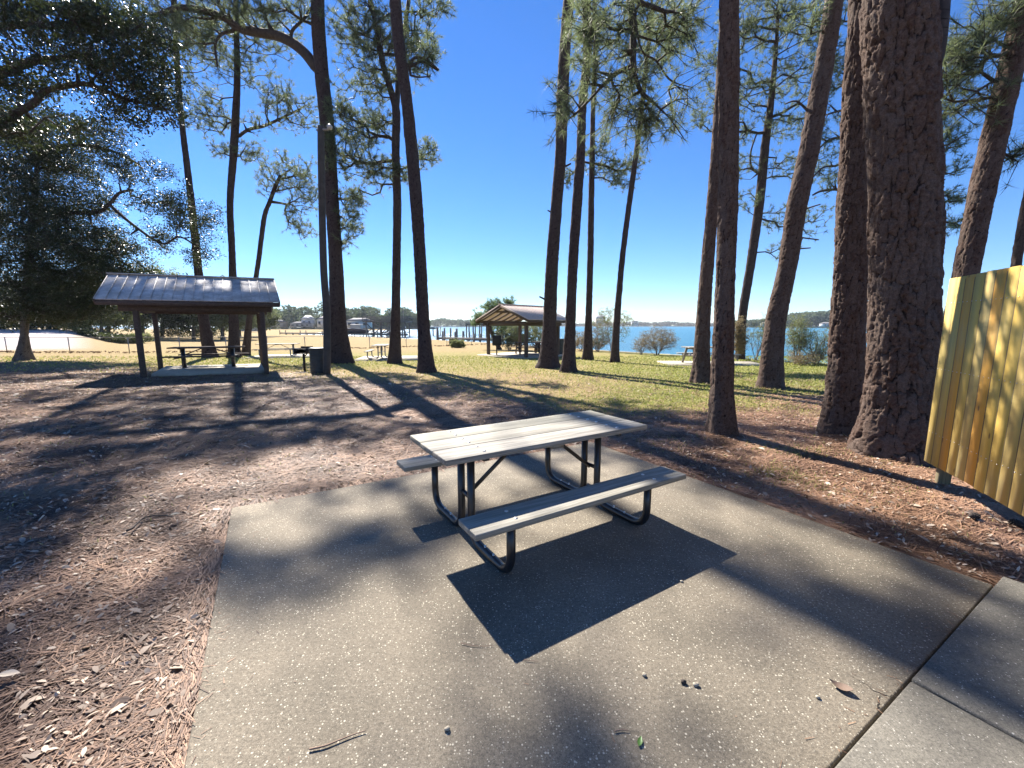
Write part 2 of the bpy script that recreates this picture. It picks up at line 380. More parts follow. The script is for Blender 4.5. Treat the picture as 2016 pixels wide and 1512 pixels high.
def trunk_mesh(name, P, r, parent, seed, ntheta, ds, mat, plate=(.1, .19), amp=.02, flare=.45, hi=None, lean_top=True):
    P = np.asarray(P, float); r = np.asarray(r, float)
    L = np.concatenate([[0], np.cumsum(np.linalg.norm(np.diff(P, axis=0), axis=1))]); tot = L[-1]
    hi = min(hi or tot, tot); s = np.concatenate([np.arange(0, hi, ds), np.arange(hi, tot + .3, .35)]); s = np.clip(s, 0, tot)
    Q = crom(P, 400); QL = np.concatenate([[0], np.cumsum(np.linalg.norm(np.diff(Q, axis=0), axis=1))]); QL *= tot / QL[-1]
    C = np.stack([np.interp(s, QL, Q[:, k]) for k in range(3)], 1); rad = np.interp(s, L, r)
    th = np.arange(ntheta) * 2 * math.pi / ntheta; S, TH = np.meshgrid(s, th, indexing='ij')
    nu = max(4, int(round(2 * math.pi * r[1] / plate[0])))
    u = TH / (2 * math.pi) * nu + (fbm(TH * 0 + S * 2.3, TH * 0, seed) - .5) * .8; v = S / plate[1]
    wob = fbm(TH * 3, S * 3, seed + 5, 3) - .5
    wob2 = fbm(TH * 9, S * 14, seed + 6, 2) - .5; e, rid = cells(u + wob * .7 + wob2 * .35, v + wob * 1.3 + wob2 * .5, nu, seed); e2, rid2 = cells(u * 2.6 + wob, v * 2.6, int(round(nu * 2.6)), seed + 9)
    h = sm(e, .03, .16); h2 = sm(e2, .0, .12); ter = np.round(5 * fbm(TH * r[0] * 9, S * 5, seed + 3, 3)) / 5 - .5
    dd = amp * (h * (.45 + .55 * rid) + .30 * h2 * (.3 + .7 * rid2) + .5 * wob + 1.1 * ter) - amp * .6
    fl = flare * np.exp(-S / .32) * (.75 + .35 * np.cos(TH * 4 + seed) + .15 * np.cos(TH * 7 + 2 * seed))
    Rr = rad[:, None] * (1 + fl) * (1 + .05 * np.cos(2 * TH + seed + S * .3)) + dd
    V = C[:, None] + Rr[..., None] * np.stack([np.cos(TH), np.sin(TH), TH * 0], -1)
    V[0, :, 2] -= .12; m = len(s)
    i = np.arange(m - 1)[:, None] * ntheta; j = np.arange(ntheta)[None]; k = (j + 1) % ntheta
    F = np.stack([i + j, i + k, i + ntheta + k, i + ntheta + j], -1).reshape(-1, 4)
    return mk(name, V.reshape(-1, 3), [F], mat, parent, smooth=ntheta < 60, attrs={'crack': (h * .8 + .2 * h2).ravel(), 'cell': rid.ravel()})

class Growth:
    """branching skeleton grown out from existing nodes towards attractor points"""
    def __init__(s, seed): s.P = []; s.par = []; s.path = []; s.r0 = []; s.rg = np.random.default_rng(seed)
    def node(s, p, par, root=False):
        s.P.append(np.array(p, float)); s.par.append(par)
        s.path.append(0 if par < 0 or root else s.path[par] + np.linalg.norm(s.P[-1] - s.P[par])); return len(s.P) - 1
    def line(s, pts, par=-1):
        for q in pts: par = s.node(q, par, par < 0)
        return par
    def grow(s, A, step=.35, jit=.09, pl=.3, sag=.0, lo=0):
        if not len(A): return []
        A = np.asarray(A); B = np.array(s.P); d = np.array([np.min(np.linalg.norm(B - a, axis=1)) for a in A]); tips = []
        for a in A[np.argsort(d)]:
            B = np.array(s.P); dist = np.linalg.norm(B - a, axis=1); c = dist + pl * np.array(s.path)
            # branches of pines leave upwards or level, so prefer nodes not above the target
            c = c + .5 * np.maximum(0, B[:, 2] - a[2]); c[:lo] = 1e9
            k = int(np.argmin(c)); n = max(1, int(dist[k] / step)); p0 = B[k]; par = k; off = s.rg.normal(0, 1, 3); 
            for i in range(1, n + 1):
                f = i / n; q = p0 + (a - p0) * f + s.rg.normal(0, jit, 3) * (f < 1) * min(1, dist[k]) + off * .12 * dist[k] * math.sin(math.pi * f) * .6
                q[2] += -sag * dist[k] * math.sin(math.pi * f)
                par = s.node(q, par)
            tips.append(par)
        return tips
    def radii(s, tips, rt=.008, ex=2.1, rmax=.2):
        w = np.zeros(len(s.P))
        for t in tips: w[t] += 1
        for i in range(len(s.P) - 1, -1, -1):
            if s.par[i] >= 0: w[s.par[i]] += w[i]
        return np.minimum(rt * np.maximum(w, 1) ** (1 / ex), rmax), w
def seg_tubes(P0, P1, r0, r1, k=5):
    P0 = np.asarray(P0); P1 = np.asarray(P1); D = P1 - P0; D /= np.maximum(np.linalg.norm(D, axis=1), 1e-6)[:, None]
    ref = np.where(np.abs(D[:, 2:3]) < .9, [[0, 0, 1.]], [[1., 0, 0]]); A = np.cross(D, ref); A /= np.linalg.norm(A, axis=1)[:, None]; B = np.cross(D, A)
    th = np.arange(k) * 2 * math.pi / k; c = np.cos(th)[None, :, None]; sn = np.sin(th)[None, :, None]; W = c * A[:, None] + sn * B[:, None]
    V = np.concatenate([P0[:, None] + W * r0[:, None, None], P1[:, None] + W * r1[:, None, None]], 1)
    n = len(P0); b = np.arange(n)[:, None] * 2 * k; j = np.arange(k)[None]; q = (j + 1) % k
    return V.reshape(-1, 3), np.stack([b + j, b + q, b + k + q, b + k + j], -1).reshape(-1, 4)
def rand_dir(n, g):
    v = g.normal(size=(n, 3)); return v / np.linalg.norm(v, axis=1)[:, None]
def tufts(C, D, n, L, w, g, spread=.9, droop=0.0):
    """needle tufts: thin blades radiating from twig tips"""
    m = len(C) * n; c = np.repeat(C, n, 0); d = np.repeat(D, n, 0); v = rand_dir(m, g) * spread + d * .55; v[:, 2] -= droop
    v /= np.linalg.norm(v, axis=1)[:, None]; l = L * g.uniform(.65, 1.1, m)[:, None]
    c = c - d * g.uniform(0, .16, m)[:, None] * L * 3
    s = np.cross(v, rand_dir(m, g)); s /= np.linalg.norm(s, axis=1)[:, None]
    V = np.stack([c - s * w / 2, c + s * w / 2, c + v * l + s * w * .15], 1).reshape(-1, 3)
    tone = np.repeat(np.clip(np.repeat(g.uniform(0, 1, len(C)), n) * .7 + g.uniform(0, .3, m), 0, 1), 3)
    return V, np.arange(m * 3).reshape(-1, 3), tone
def leaves(C, n, rad, size, g, flat=.0, squash=.7):
    m = len(C) * n; c = np.repeat(C, n, 0) + rand_dir(m, g) * (g.uniform(0, 1, m) ** .5)[:, None] * rad * np.array([1, 1, squash])
    a = rand_dir(m, g); b = np.cross(a, rand_dir(m, g)); b /= np.linalg.norm(b, axis=1)[:, None]; s = size * g.uniform(.6, 1.25, m)[:, None]
    V = np.stack([c - a * s * .5, c + b * s * .24, c + a * s * .5, c - b * s * .24], 1).reshape(-1, 3)
    tone = np.repeat(np.clip(np.repeat(g.uniform(0, 1, len(C)), n) * .6 + g.uniform(0, .4, m), 0, 1), 4)
    return V, np.arange(m * 4).reshape(-1, 4), tone
def inframe_y(P):
    d = P[:, 1] * _c - (P[:, 2] - CAM_H) * _s; u = P[:, 1] * _s + (P[:, 2] - CAM_H) * _c
    d = np.maximum(d, .01); return 1008 + CAM_F * P[:, 0] / d, 756 - CAM_F * u / d

PADK = 2.1
def pad_points(pads, Y, g, depth=1.0, kk=None):
    """pads: (px,py,rx,ry,n[,dY]) -> points inside real ellipsoids at the tree's own distance"""
    out = []
    for q in pads:
        cx, cy, rx, ry, n = q[:5]; dY = q[5] if len(q) > 5 else 0
        n = int(n * (kk or PADK) + .5); rx *= 1.1; ry *= 1.1; c = at(cx, cy, Y + dY); sx = rx / CAM_F * Y; sz = ry / CAM_F * Y; sy = max(.4, min(sx, sz * 1.5)) * depth
        out.append(c + rand_dir(n, g) * (g.uniform(0, 1, n) ** .45)[:, None] * np.array([sx, sy, sz]))
    return np.vstack(out) if out else np.zeros((0, 3))

def tree_axis(spine_px, Y, top, ext, seed):
    g = np.random.default_rng(seed + 900)
    if Y is None: Y = hit(*spine_px[0][:2])[1]
    P = []; r = []
    for (px, py, w) in spine_px:
        p = at(px, py, Y); P.append(p); dd = p[1] * _c - (p[2] - CAM_H) * _s; rx = abs(px - 1008) / CAM_F
        r.append(w / 2 * dd / CAM_F / math.sqrt(1 + rx * rx * .9))
    P[0][2] = float(gz(P[0][0], P[0][1])) - .03
    if P[-1][2] < top:
        d = (P[-1] - P[-2]) / np.linalg.norm(P[-1] - P[-2]); d = d * .6 + np.array([0, 0, .4]) if ext is None else np.array(ext, float); d /= np.linalg.norm(d)
        n = 4; Ls = (top - P[-1][2]) / max(d[2], .3)
        q = P[-1].copy(); rl = r[-1]
        for i in range(n):
            q = q + d * Ls / n + g.normal(0, .12, 3) * [1, 1, 0]; P.append(q); r.append(max(.035, rl * (1 - (i + 1) / n * .85)))
    P = np.array(P)
    return P, r, Y
def make_tree(name, label, spine_px, Y=None, widths=None, pads=(), limbs=(), seed=1, top=22., kind='pine', ntheta=28, ds=.12, bark='bark_far',
              plate=(.12, .25), amp=.02, flare=.4, sub=3, nn=22, nl=.25, nw=.015, above=0, cat='pine tree', group=None, ab=(3.2, 14, 24), hi=None,
              leaf='needle', lsize=.085, lrad=.32, ln=26, ext=None, depth=1.0, pl=.3, jit=.09, droop=0, rt=.009, extra=None, limb_only=False, padk=None):
    g = np.random.default_rng(seed); P, r, Y = tree_axis(spine_px, Y, top, ext, seed)
    root = empty(name, P[0], label=label, cat=cat, group=group)
    rel = P - P[0]
    trunk_mesh('trunk', rel, r, root, seed, ntheta, ds, M[bark], plate, amp, flare, hi)
    G = Growth(seed + 50); par = -1; Lp = np.concatenate([[0], np.cumsum(np.linalg.norm(np.diff(P, axis=0), axis=1))])
    for s in np.arange(1.5, Lp[-1], .6):
        par = G.node([np.interp(s, Lp, P[:, k]) for k in range(3)], par, True); G.path[-1] = 0
    nroot = len(G.P)
    limb_r = {}
    for lm in limbs:   # explicit limbs, in the tree's own distance: (px,py,dY), thickness px
        pts = [at(a, b, Y + c) for a, b, c in lm[0]]; pts = crom(np.array(pts), max(6, len(pts) * 4))
        B = np.array(G.P); k = int(np.argmin(np.linalg.norm(B - pts[0], axis=1))); par = k
        for i, q in enumerate(pts):
            par = G.node(q, par); limb_r[par] = (lm[1] * (1 - i / len(pts)) + lm[2] * i / len(pts)) / 2 * Y / CAM_F
    A = pad_points(pads, Y, g, depth, padk); tips = []
    if limb_only: tips += G.grow(A, jit=jit, pl=pl, lo=nroot)
    X_ = np.zeros((0, 3)) if extra is None else extra
    if above:
        n = above * 6; q = np.stack([g.normal(0, ab[0] * .55, n), g.normal(0, ab[0] * .55, n), g.uniform(ab[1], ab[2], n)], 1)
        for k in (0, 1): q[:, k] += np.interp(q[:, 2], P[:, 2], P[:, k])
        x, y = inframe_y(q); q = q[(y < -40) | (x < -60) | (x > 2076)][:above]; X_ = np.vstack([X_, SHADE(q, g)])
    if not limb_only: X_ = np.vstack([A, X_])
    tips += G.grow(X_, jit=jit, pl=pl)
    if not tips: return root
    rad, w = G.radii(tips, rt)
    for k_, v_ in limb_r.items(): rad[k_] = max(v_, rad[k_])
    PP = np.array(G.P); par = np.array(G.par); own = np.zeros(len(PP), int)
    for k in range(nroot, len(PP)): own[k] = k if par[k] < nroot else own[par[k]]
    allidx = np.arange(nroot, len(PP)); roots, cnt = np.unique(own[allidx], return_counts=True); big_ = roots[np.argsort(-cnt)][:60]
    SUBT = {}
    for q_ in roots:
        idx = allidx[own[allidx] == q_]; r0 = np.where(par[idx] < nroot, np.minimum(rad[idx] * 1.4, .25), rad[par[idx]]); big = rad[idx] > .03; VV = []; FF = []; off = 0
        for msk, kk in ((big, 7), (~big, 4)):
            if msk.any():
                V, F = seg_tubes(PP[par[idx[msk]]], PP[idx[msk]], r0[msk], rad[idx[msk]], kk); VV.append(V); FF.append(F + off); off += len(V)
        SUBT[q_] = [VV, FF, off]
    # sub-twigs and tufts
    t = np.array(tips); base_p = PP[t]; D = PP[t] - PP[par[t]]; D /= np.maximum(np.linalg.norm(D, axis=1), 1e-6)[:, None]
    if kind == 'pine':
        C = np.repeat(base_p, sub, 0); dd = np.repeat(D, sub, 0) * .5 + rand_dir(len(C), g) * .8 + np.array([0, 0, .35 - droop]); dd /= np.linalg.norm(dd, axis=1)[:, None]
        E = C + dd * g.uniform(.15, .5, len(C))[:, None]
        S0_, S1_, so_, sr_ = C, E, np.repeat(own[t], sub), .007
        C2 = np.vstack([E, base_p]); D2 = np.vstack([dd, D])
        V, F, tone = tufts(C2, D2, nn, nl, nw, g, .9, droop * .6)
    else:
        C = np.repeat(base_p, sub, 0) + rand_dir(len(base_p) * sub, g) * lrad * 1.1
        S0_, S1_, so_, sr_ = np.repeat(base_p, sub, 0), C, np.repeat(own[t], sub), .007
        V, F, tone = leaves(np.vstack([C, base_p]), ln, lrad, lsize, g)
    for q_, (VV, FF, off) in SUBT.items():
        m_ = so_ == q_
        if m_.any():
            v2, f2 = seg_tubes(S0_[m_], S1_[m_], np.full(m_.sum(), sr_), np.full(m_.sum(), sr_ * .6), 3); VV.append(v2); FF.append(f2 + off)
    keep = [q for q in roots if q in set(big_.tolist())]; rest = [q for q in roots if q not in set(keep)]
    for q_ in keep: mk('branch', np.vstack(SUBT[q_][0]) - P[0], [np.vstack(SUBT[q_][1])], M['branch'], root)
    if rest:
        VV = []; FF = []; off = 0
        for q_ in rest:
            v = np.vstack(SUBT[q_][0]); VV.append(v); FF.append(np.vstack(SUBT[q_][1]) + off); off += len(v)
        mk('twigs', np.vstack(VV) - P[0], [np.vstack(FF)], M['branch'], root, kind='stuff')
    mk('crown', V - P[0], [F], M[leaf], root, attrs={'tone': tone})
    return root

# ground patches to shade: unseen foliage clumps are added above the frame for this
def blot(px, py, rx, ry, rot=0): return (px, py, rx, ry, math.radians(rot))
DARK = [blot(*q) for q in [(120, 985, 260, 55), (60, 860, 160, 30, -5), (250, 900, 300, 40, -5), (150, 1215, 190, 55, -14), (430, 1100, 60, 40), (40, 1120, 60, 20),
        (620, 1110, 190, 60, -18), (780, 1050, 130, 50, -8), (460, 820, 380, 16, -2), (420, 870, 300, 20, -4), (1030, 800, 200, 30, 5), (1200, 840, 160, 20, 8),
        (700, 960, 170, 18), (1250, 895, 60, 22, 15), (930, 1010, 90, 30, -20), (1560, 1150, 180, 28, 28), (1750, 1230, 150, 40, 35), (1600, 1290, 240, 26, 30), (1690, 1400, 120, 80, 40), (1080, 1490, 190, 26),
        (1900, 1280, 110, 50, 30), (1760, 1480, 80, 40, 20), (1700, 1030, 200, 16, 20), (1450, 960, 160, 22, 18), (1840, 1130, 90, 20, 25), (1450, 930, 120, 24, 12), (760, 780, 260, 22)]]
LITPTS = [(4.75, 5.1, .75), (4.9, 6.2, .6), (7.1, 11.2, .8), (5.7, 12.2, .6), (6.6, 7.2, .7), (3.0, 6.2, .4), (4.3, 4.2, .56), (4.1, 3.7, .56), (3.9, 3.2, .56), (3.7, 2.8, .56), (3.5, 2.4, .56), (.18, 3.28, .5)]  # spots kept in sun: unseen foliage over them is mostly left out
def islit(q):
    lit = np.zeros(len(q), bool)
    for (tx, ty, rad_) in LITPTS:
        for h_ in (.4, 1.2, 2., 2.8, 3.6, 4.4, 5.4, 6.4)[:8 if rad_ > .55 else 3]:
            p_ = q - SUN * ((q[:, 2:3] - h_) / SUN[2]); lit |= np.hypot(p_[:, 0] - tx, p_[:, 1] - ty) < rad_
    return lit
def SHADE(q, g):  # thins the unseen upper foliage to shape where its shadows fall
    if not len(q): return q
    s = q[:, 2:3] / SUN[2]; G_ = q - SUN * s; d = G_[:, 1] * _c + CAM_H * _s
    x = 1008 + CAM_F * G_[:, 0] / np.maximum(d, .05); y = 756 - CAM_F * (G_[:, 1] * _s - CAM_H * _c) / np.maximum(d, .05)
    vis = (G_[:, 1] > .7) & (x > -60) & (x < 2080) & (y < 1560)
    dark = np.zeros(len(q), bool)
    for cx, cy, rx, ry, a in DARK:
        u = (x - cx) * math.cos(a) + (y - cy) * math.sin(a); v = -(x - cx) * math.sin(a) + (y - cy) * math.cos(a)
        dark |= (u / rx) ** 2 + (v / ry) ** 2 < 1
    lit = islit(q)
    dark &= ~(lit & (g.uniform(0, 1, len(q)) < .9)); q = q.copy()
    keep = ((~vis & ~lit) & (g.uniform(0, 1, len(q)) < .5)) | dark | (g.uniform(0, 1, len(q)) < .04)
    return q[keep]

GP = 'tall pines standing across the park'; SPEC = []
T = lambda *a, **k: SPEC.append((('pine_tree',) + a, dict(cat='pine tree', group=GP, **k)))
# left to right
T('slim pine behind the left end of the metal-roofed shelter', [(414, 703, 26), (400, 620, 20), (388, 510, 16), (377, 400, 15), (358, 240, 12), (350, 150, 12), (342, 0, 11)],
  seed=11, top=19, pads=[(345, 40, 70, 60, 40), (310, 110, 50, 40, 22), (400, 90, 40, 40, 20), (330, 180, 40, 22, 12), (270, 60, 40, 50, 20)], above=60, ab=(2.6, 13.5, 18))
T('tall pine rising over the middle of the metal-roofed shelter roof', [(461, 703, 24), (460, 620, 18), (457, 500, 14), (453, 400, 14), (461, 285, 17), (467, 150, 12), (465, 0, 9)],
  seed=12, top=19, pads=[(430, 60, 60, 50, 40), (520, 60, 55, 45, 34), (480, 130, 60, 30, 26), (410, 235, 38, 28, 26), (400, 180, 30, 20, 10), (495, 300, 28, 16, 12), (430, 295, 22, 12, 7), (580, 220, 48, 26, 30), (540, 190, 40, 18, 14), (510, 250, 30, 14, 6)], above=60, ab=(2.6, 13.5, 18),
  limbs=[([(471, 268, 0), (490, 255, 0), (520, 248, .2), (555, 232, .3), (590, 215, .4)], 6, 3)])
T('short leaning pine with a small lopsided crown behind the shelter', [(484, 698, 18), (492, 620, 12), (508, 520, 10), (520, 430, 10), (530, 400, 9), (541, 370, 8), (552, 345, 6)], seed=13, top=8.0, flare=.25,
  pads=[(570, 340, 45, 28, 34), (585, 370, 40, 22, 20), (525, 360, 18, 24, 10), (610, 395, 26, 24, 10), (575, 420, 16, 26, 12), (590, 455, 26, 16, 12)])
T('thick dark pine with one heavy limb arching left beside the wooden pole', [(674, 713, 44), (666, 640, 35), (661, 510, 28), (654, 400, 27), (646, 270, 27), (634, 150, 27), (627, 60, 26), (625, 0, 26)],
  seed=14, top=22, ntheta=40, ds=.06, pads=[(690, 440, 26, 26, 16), (674, 480, 16, 12, 5), (690, 395, 22, 20, 10), (560, 20, 50, 26, 20, -.4), (430, 20, 55, 28, 26, -.6), (500, 30, 50, 24, 20, -.5), (380, 70, 40, 36, 20, -.6), (330, 40, 40, 30, 16, -.6)], above=70, ab=(3.0, 18.5, 22),
  limbs=[([(618, 128, 0), (598, 103, -.1), (573, 83, -.2), (545, 70, -.3), (521, 66, -.4), (490, 61, -.5), (469, 55, -.5), (446, 38, -.6), (424, 28, -.6), (382, 17, -.7), (347, 16, -.7), (312, 30, -.8)], 19, 8),
         ([(573, 80, -.2), (576, 60, -.2), (600, 35, -.2), (612, 15, -.1)], 6, 4), ([(460, 60, -.5), (435, 68, -.5), (424, 90, -.5), (428, 130, -.5)], 6, 3)])
T('forked pine with a ragged crown just left of the bare leaning trunk', [(777, 714, 28), (779, 620, 18), (781, 500, 16), (782, 400, 16), (779, 300, 15), (780, 220, 15), (770, 180, 12), (752, 120, 10), (738, 40, 8)], seed=15, top=17, ntheta=32,
  pads=[(695, 60, 45, 55, 40), (750, 70, 50, 55, 40), (730, 160, 50, 35, 30), (800, 110, 40, 45, 26), (690, 270, 42, 40, 40), (740, 240, 36, 36, 22), (700, 330, 50, 26, 24), (755, 345, 34, 30, 16), (840, 305, 22, 26, 12), (795, 340, 16, 22, 6), (830, 60, 30, 40, 16), (865, 10, 18, 22, 8), (668, 210, 24, 34, 14), (700, 385, 20, 20, 6)], above=40, ab=(2.4, 13.4, 16),
  limbs=[([(779, 316, 0), (755, 318, -.1), (732, 322, -.2), (705, 318, -.2), (685, 305, -.2)], 7, 3), ([(780, 225, 0), (783, 180, .2), (786, 120, .4), (796, 60, .5), (805, 0, .5)], 11, 7)])
T('bare dark trunk leaning left, nearest pine left of the open sky', [(840, 731, 33), (834, 640, 24), (827, 510, 23), (820, 400, 23), (811, 300, 23), (801, 200, 21), (787, 100, 22), (778, 0, 22)], seed=16, top=20, ntheta=40, ds=.05,
  limbs=[([(806, 130, 0), (815, 115, 0), (832, 114, 0), (848, 124, 0), (864, 138, 0)], 6, 3), ([(806, 132, 0), (832, 122, .1), (862, 139, .1)], 5, 3), ([(808, 148, 0), (825, 152, 0), (848, 150, 0)], 4, 2)], pads=[(835, 120, 20, 14, 5), (848, 105, 14, 12, 4)], above=60, ab=(3.2, 14.5, 21))
T('pine with flared base just right of the open sky, in front of the gabled shelter', [(1080, 722, 38), (1082, 640, 26), (1087, 520, 23), (1096, 400, 21), (1104, 300, 21), (1107, 200, 22), (1112, 100, 22), (1120, 0, 22)], seed=17, top=21, ntheta=40, ds=.05, flare=.5,
  limbs=[([(1074, 590, -.2), (1062, 584, -.25)], 4, 3), ([(1108, 330, 0), (1124, 322, 0)], 4, 3), ([(1090, 420, 0), (1078, 414, 0)], 4, 2)], pads=[(1112, 190, 12, 20, 3)], above=60, ab=(3, 15, 21))
T('straight dark pine third from the gabled shelter, second of the four slim ones', [(1119, 731, 26), (1123, 640, 19), (1128, 520, 18), (1136, 400, 19), (1143, 300, 17), (1147, 200, 16), (1157, 100, 16), (1155, 0, 18)], seed=18, top=20, ntheta=36, ds=.05,
  pads=[(1140, 40, 26, 40, 8)], above=60, ab=(3, 14.5, 20))
T('narrow straight pine with one leafy branch at mid height', [(1157, 707, 19), (1159, 620, 12), (1162, 520, 12), (1164, 400, 12), (1166, 300, 11), (1168, 200, 9), (1172, 100, 9), (1171, 0, 8)], seed=19, top=19, flare=.3,
  pads=[(1180, 295, 20, 20, 10), (1208, 335, 34, 18, 18), (1245, 330, 22, 14, 9), (1112, 350, 20, 18, 9), (1150, 320, 26, 16, 6), (1222, 358, 24, 12, 7), (1160, 40, 34, 50, 20), (1185, 90, 28, 50, 14)], above=40, ab=(2.4, 16, 19),
  limbs=[([(1165, 322, 0), (1190, 326, 0), (1215, 336, 0), (1240, 333, 0)], 5, 2)])
T('thinnest pine with a curved trunk leaning right beside the water', [(1210, 712, 16), (1214, 640, 13), (1224, 520, 11), (1239, 400, 11), (1253, 300, 11), (1265, 200, 9), (1275, 100, 8), (1284, 40, 6)], seed=20, top=17, flare=.3,
  pads=[(1285, 30, 55, 36, 36), (1335, 75, 36, 22, 18), (1245, 100, 36, 40, 20), (1300, 110, 36, 30, 16), (1270, 160, 30, 30, 10)], above=30, ab=(2, 15, 17))
T('rough pine standing half hidden behind the nearest dark trunk', [(1379, 751, 34), (1384, 640, 28), (1391, 540, 26), (1403, 400, 24), (1411, 300, 24), (1418, 200, 24), (1425, 100, 23), (1432, 0, 22)], seed=21, top=19, ntheta=56, ds=.03, bark='bark', plate=(.08, .22), hi=9, above=80, ab=(3, 11.5, 19))
T('dark upright pine behind the picnic table, casting its shadow on the slab', [(1420, 850, 54), (1421, 760, 45), (1425, 640, 42), (1429, 520, 39), (1433, 400, 41), (1434, 300, 41), (1435, 200, 40), (1436, 100, 39), (1436, 0, 40)], seed=22, top=17, ntheta=72, ds=.02, bark='bark', plate=(.07, .2), amp=.016, hi=6, flare=.3,
  limbs=[([(1436, -260, 0), (1360, -230, .8), (1290, -160, 1.2), (1245, -60, 1.4), (1242, 0, 1.4), (1247, 60, 1.4), (1247, 130, 1.4), (1262, 180, 1.4), (1290, 205, 1.4), (1320, 235, 1.4), (1346, 272, 1.4)], 12, 2),
         ([(1247, 130, 1.4), (1215, 143, 1.3), (1190, 165, 1.2), (1162, 195, 1.2), (1135, 222, 1.2), (1112, 240, 1.2)], 5, 2), ([(1262, 0, 1.4), (1250, 35, 1.4), (1264, 100, 1.5), (1292, 120, 1.6), (1320, 158, 1.6), (1362, 172, 1.6)], 5, 2), ([(1247, 60, 1.4), (1200, 55, 1.4), (1165, 20, 1.4), (1150, -10, 1.4)], 5, 3)],
  pads=[(1158, 80, 14, 60, 18, 1.2), (1165, 160, 16, 40, 10, 1.2), (1115, 215, 18, 26, 9, 1.2), (1215, 60, 40, 50, 16, 1.4), (1225, 170, 40, 40, 16, 1.4), (1270, 235, 44, 32, 22, 1.4), (1320, 60, 44, 50, 20, 1.6), (1330, 200, 30, 60, 12, 1.6), (1210, 225, 26, 18, 6, 1.4), (1355, 20, 26, 30, 8, 1.6)],
  above=70, ab=(2.8, 8.5, 16), nl=.2, nw=.007, nn=26, sub=2, rt=.006, jit=.06, droop=.4, limb_only=True, padk=1.5)
T('background pine with ivy round its foot at the water edge', [(1457, 706, 20), (1462, 620, 18), (1478, 520, 18), (1495, 400, 18), (1505, 300, 17), (1514, 230, 14), (1522, 160, 11), (1528, 90, 8), (1532, 20, 6)], seed=23, top=14, flare=.2,
  pads=[(1540, 40, 80, 50, 70), (1465, 50, 42, 50, 34), (1420, 130, 40, 50, 24), (1410, 225, 40, 30, 24), (1470, 180, 50, 34, 26), (1560, 150, 70, 40, 40), (1560, 240, 50, 24, 20), (1480, 260, 40, 24, 12), (1455, 330, 34, 26, 12), (1530, 330, 30, 20, 8), (1470, 400, 26, 18, 7), (1530, 420, 26, 30, 10), (1600, 330, 36, 30, 12), (1600, 440, 26, 26, 8), (1540, 500, 22, 20, 6), (1620, 60, 30, 60, 14)],
  limbs=[([(1514, 232, 0), (1540, 222, 0), (1575, 205, 0), (1600, 230, 0)], 6, 2), ([(1500, 345, 0), (1480, 330, 0), (1478, 300, 0), (1490, 262, 0)], 5, 2)], above=30, ab=(3, 14, 16))
T('rough pine leaning right between the ivy-footed pine and the big double trunks', [(1517, 760, 50), (1526, 640, 41), (1551, 520, 37), (1570, 400, 39), (1592, 300, 40), (1610, 200, 38), (1627, 100, 36), (1642, 0, 36)], seed=24, top=17, ntheta=64, ds=.025, bark='bark', plate=(.08, .22), hi=9, above=80, ab=(3, 11.5, 18),
  pads=[(1590, 60, 20, 14, 3)], limbs=[([(1580, 468, 0), (1612, 472, 0)], 3, 2), ([(1570, 490, 0), (1596, 488, 0)], 3, 2), ([(1590, 410, 0), (1615, 402, 0)], 3, 2),([(1600, 230, 0), (1570, 200, .1), (1545, 205, .2)], 5, 2)])
T('broad scaly pine behind the biggest trunk, its left side sunlit', [(1659, 848, 84), (1664, 760, 74), (1669, 640, 68), (1675, 520, 64), (1681, 400, 64), (1686, 300, 62), (1691, 200, 62), (1697, 100, 60), (1703, 0, 60)], seed=25, top=17, ntheta=96, ds=.018, bark='bark', plate=(.075, .2), amp=.026, hi=6.2, flare=.3, above=60, ab=(2.8, 9, 16))
T('biggest pine trunk, deeply plated, right beside the yellow board fence', [(1770, 890, 168), (1774, 800, 146), (1777, 700, 136), (1778, 600, 133), (1779, 500, 134), (1779, 400, 136), (1777, 300, 138), (1773, 200, 140), (1770, 100, 140), (1767, 0, 140)], seed=26, top=17, ntheta=150, ds=.015, bark='bark', plate=(.095, .27), amp=.036, hi=6.2, flare=.28,
  limbs=[([(1820, 170, 0), (1838, 110, 0), (1848, 40, 0), (1856, -60, .1), (1870, -200, .2)], 34, 24)], above=60, ab=(2.6, 9, 16))
T('pine leaning right, rising from behind the left end of the board fence', [(1862, 760, 56), (1882, 640, 52), (1904, 525, 52), (1929, 400, 54), (1951, 300, 56), (1974, 200, 56), (1998, 100, 56), (2023, 0, 56)], Y=7.2, seed=27, top=16, ntheta=84, ds=.02, bark='bark', plate=(.08, .2), amp=.018, hi=7.5, flare=.2,
  limbs=[([(1985, 150, 0), (1955, 160, -.1), (1925, 180, -.2), (1895, 205, -.3)], 5, 2), ([(1993, 95, 0), (1965, 110, 0), (1930, 100, 0)], 5, 2)],
  pads=[(1940, 60, 34, 30, 14), (1905, 120, 40, 26, 16), (1870, 160, 30, 24, 9), (1925, 190, 40, 24, 9), (1985, 20, 30, 20, 8), (2003, 310, 14, 26, 6)], nl=.2, nw=.007, nn=24, sub=2, above=50, ab=(3, 8.5, 15), rt=.006)
T('slim pine at the right edge of view behind the board fence', [(1975, 700, 26), (1985, 620, 24), (2000, 525, 23), (2014, 440, 23), (2040, 300, 22), (2070, 150, 20)], Y=14, seed=28, top=15, above=30, ab=(2.5, 8, 15))
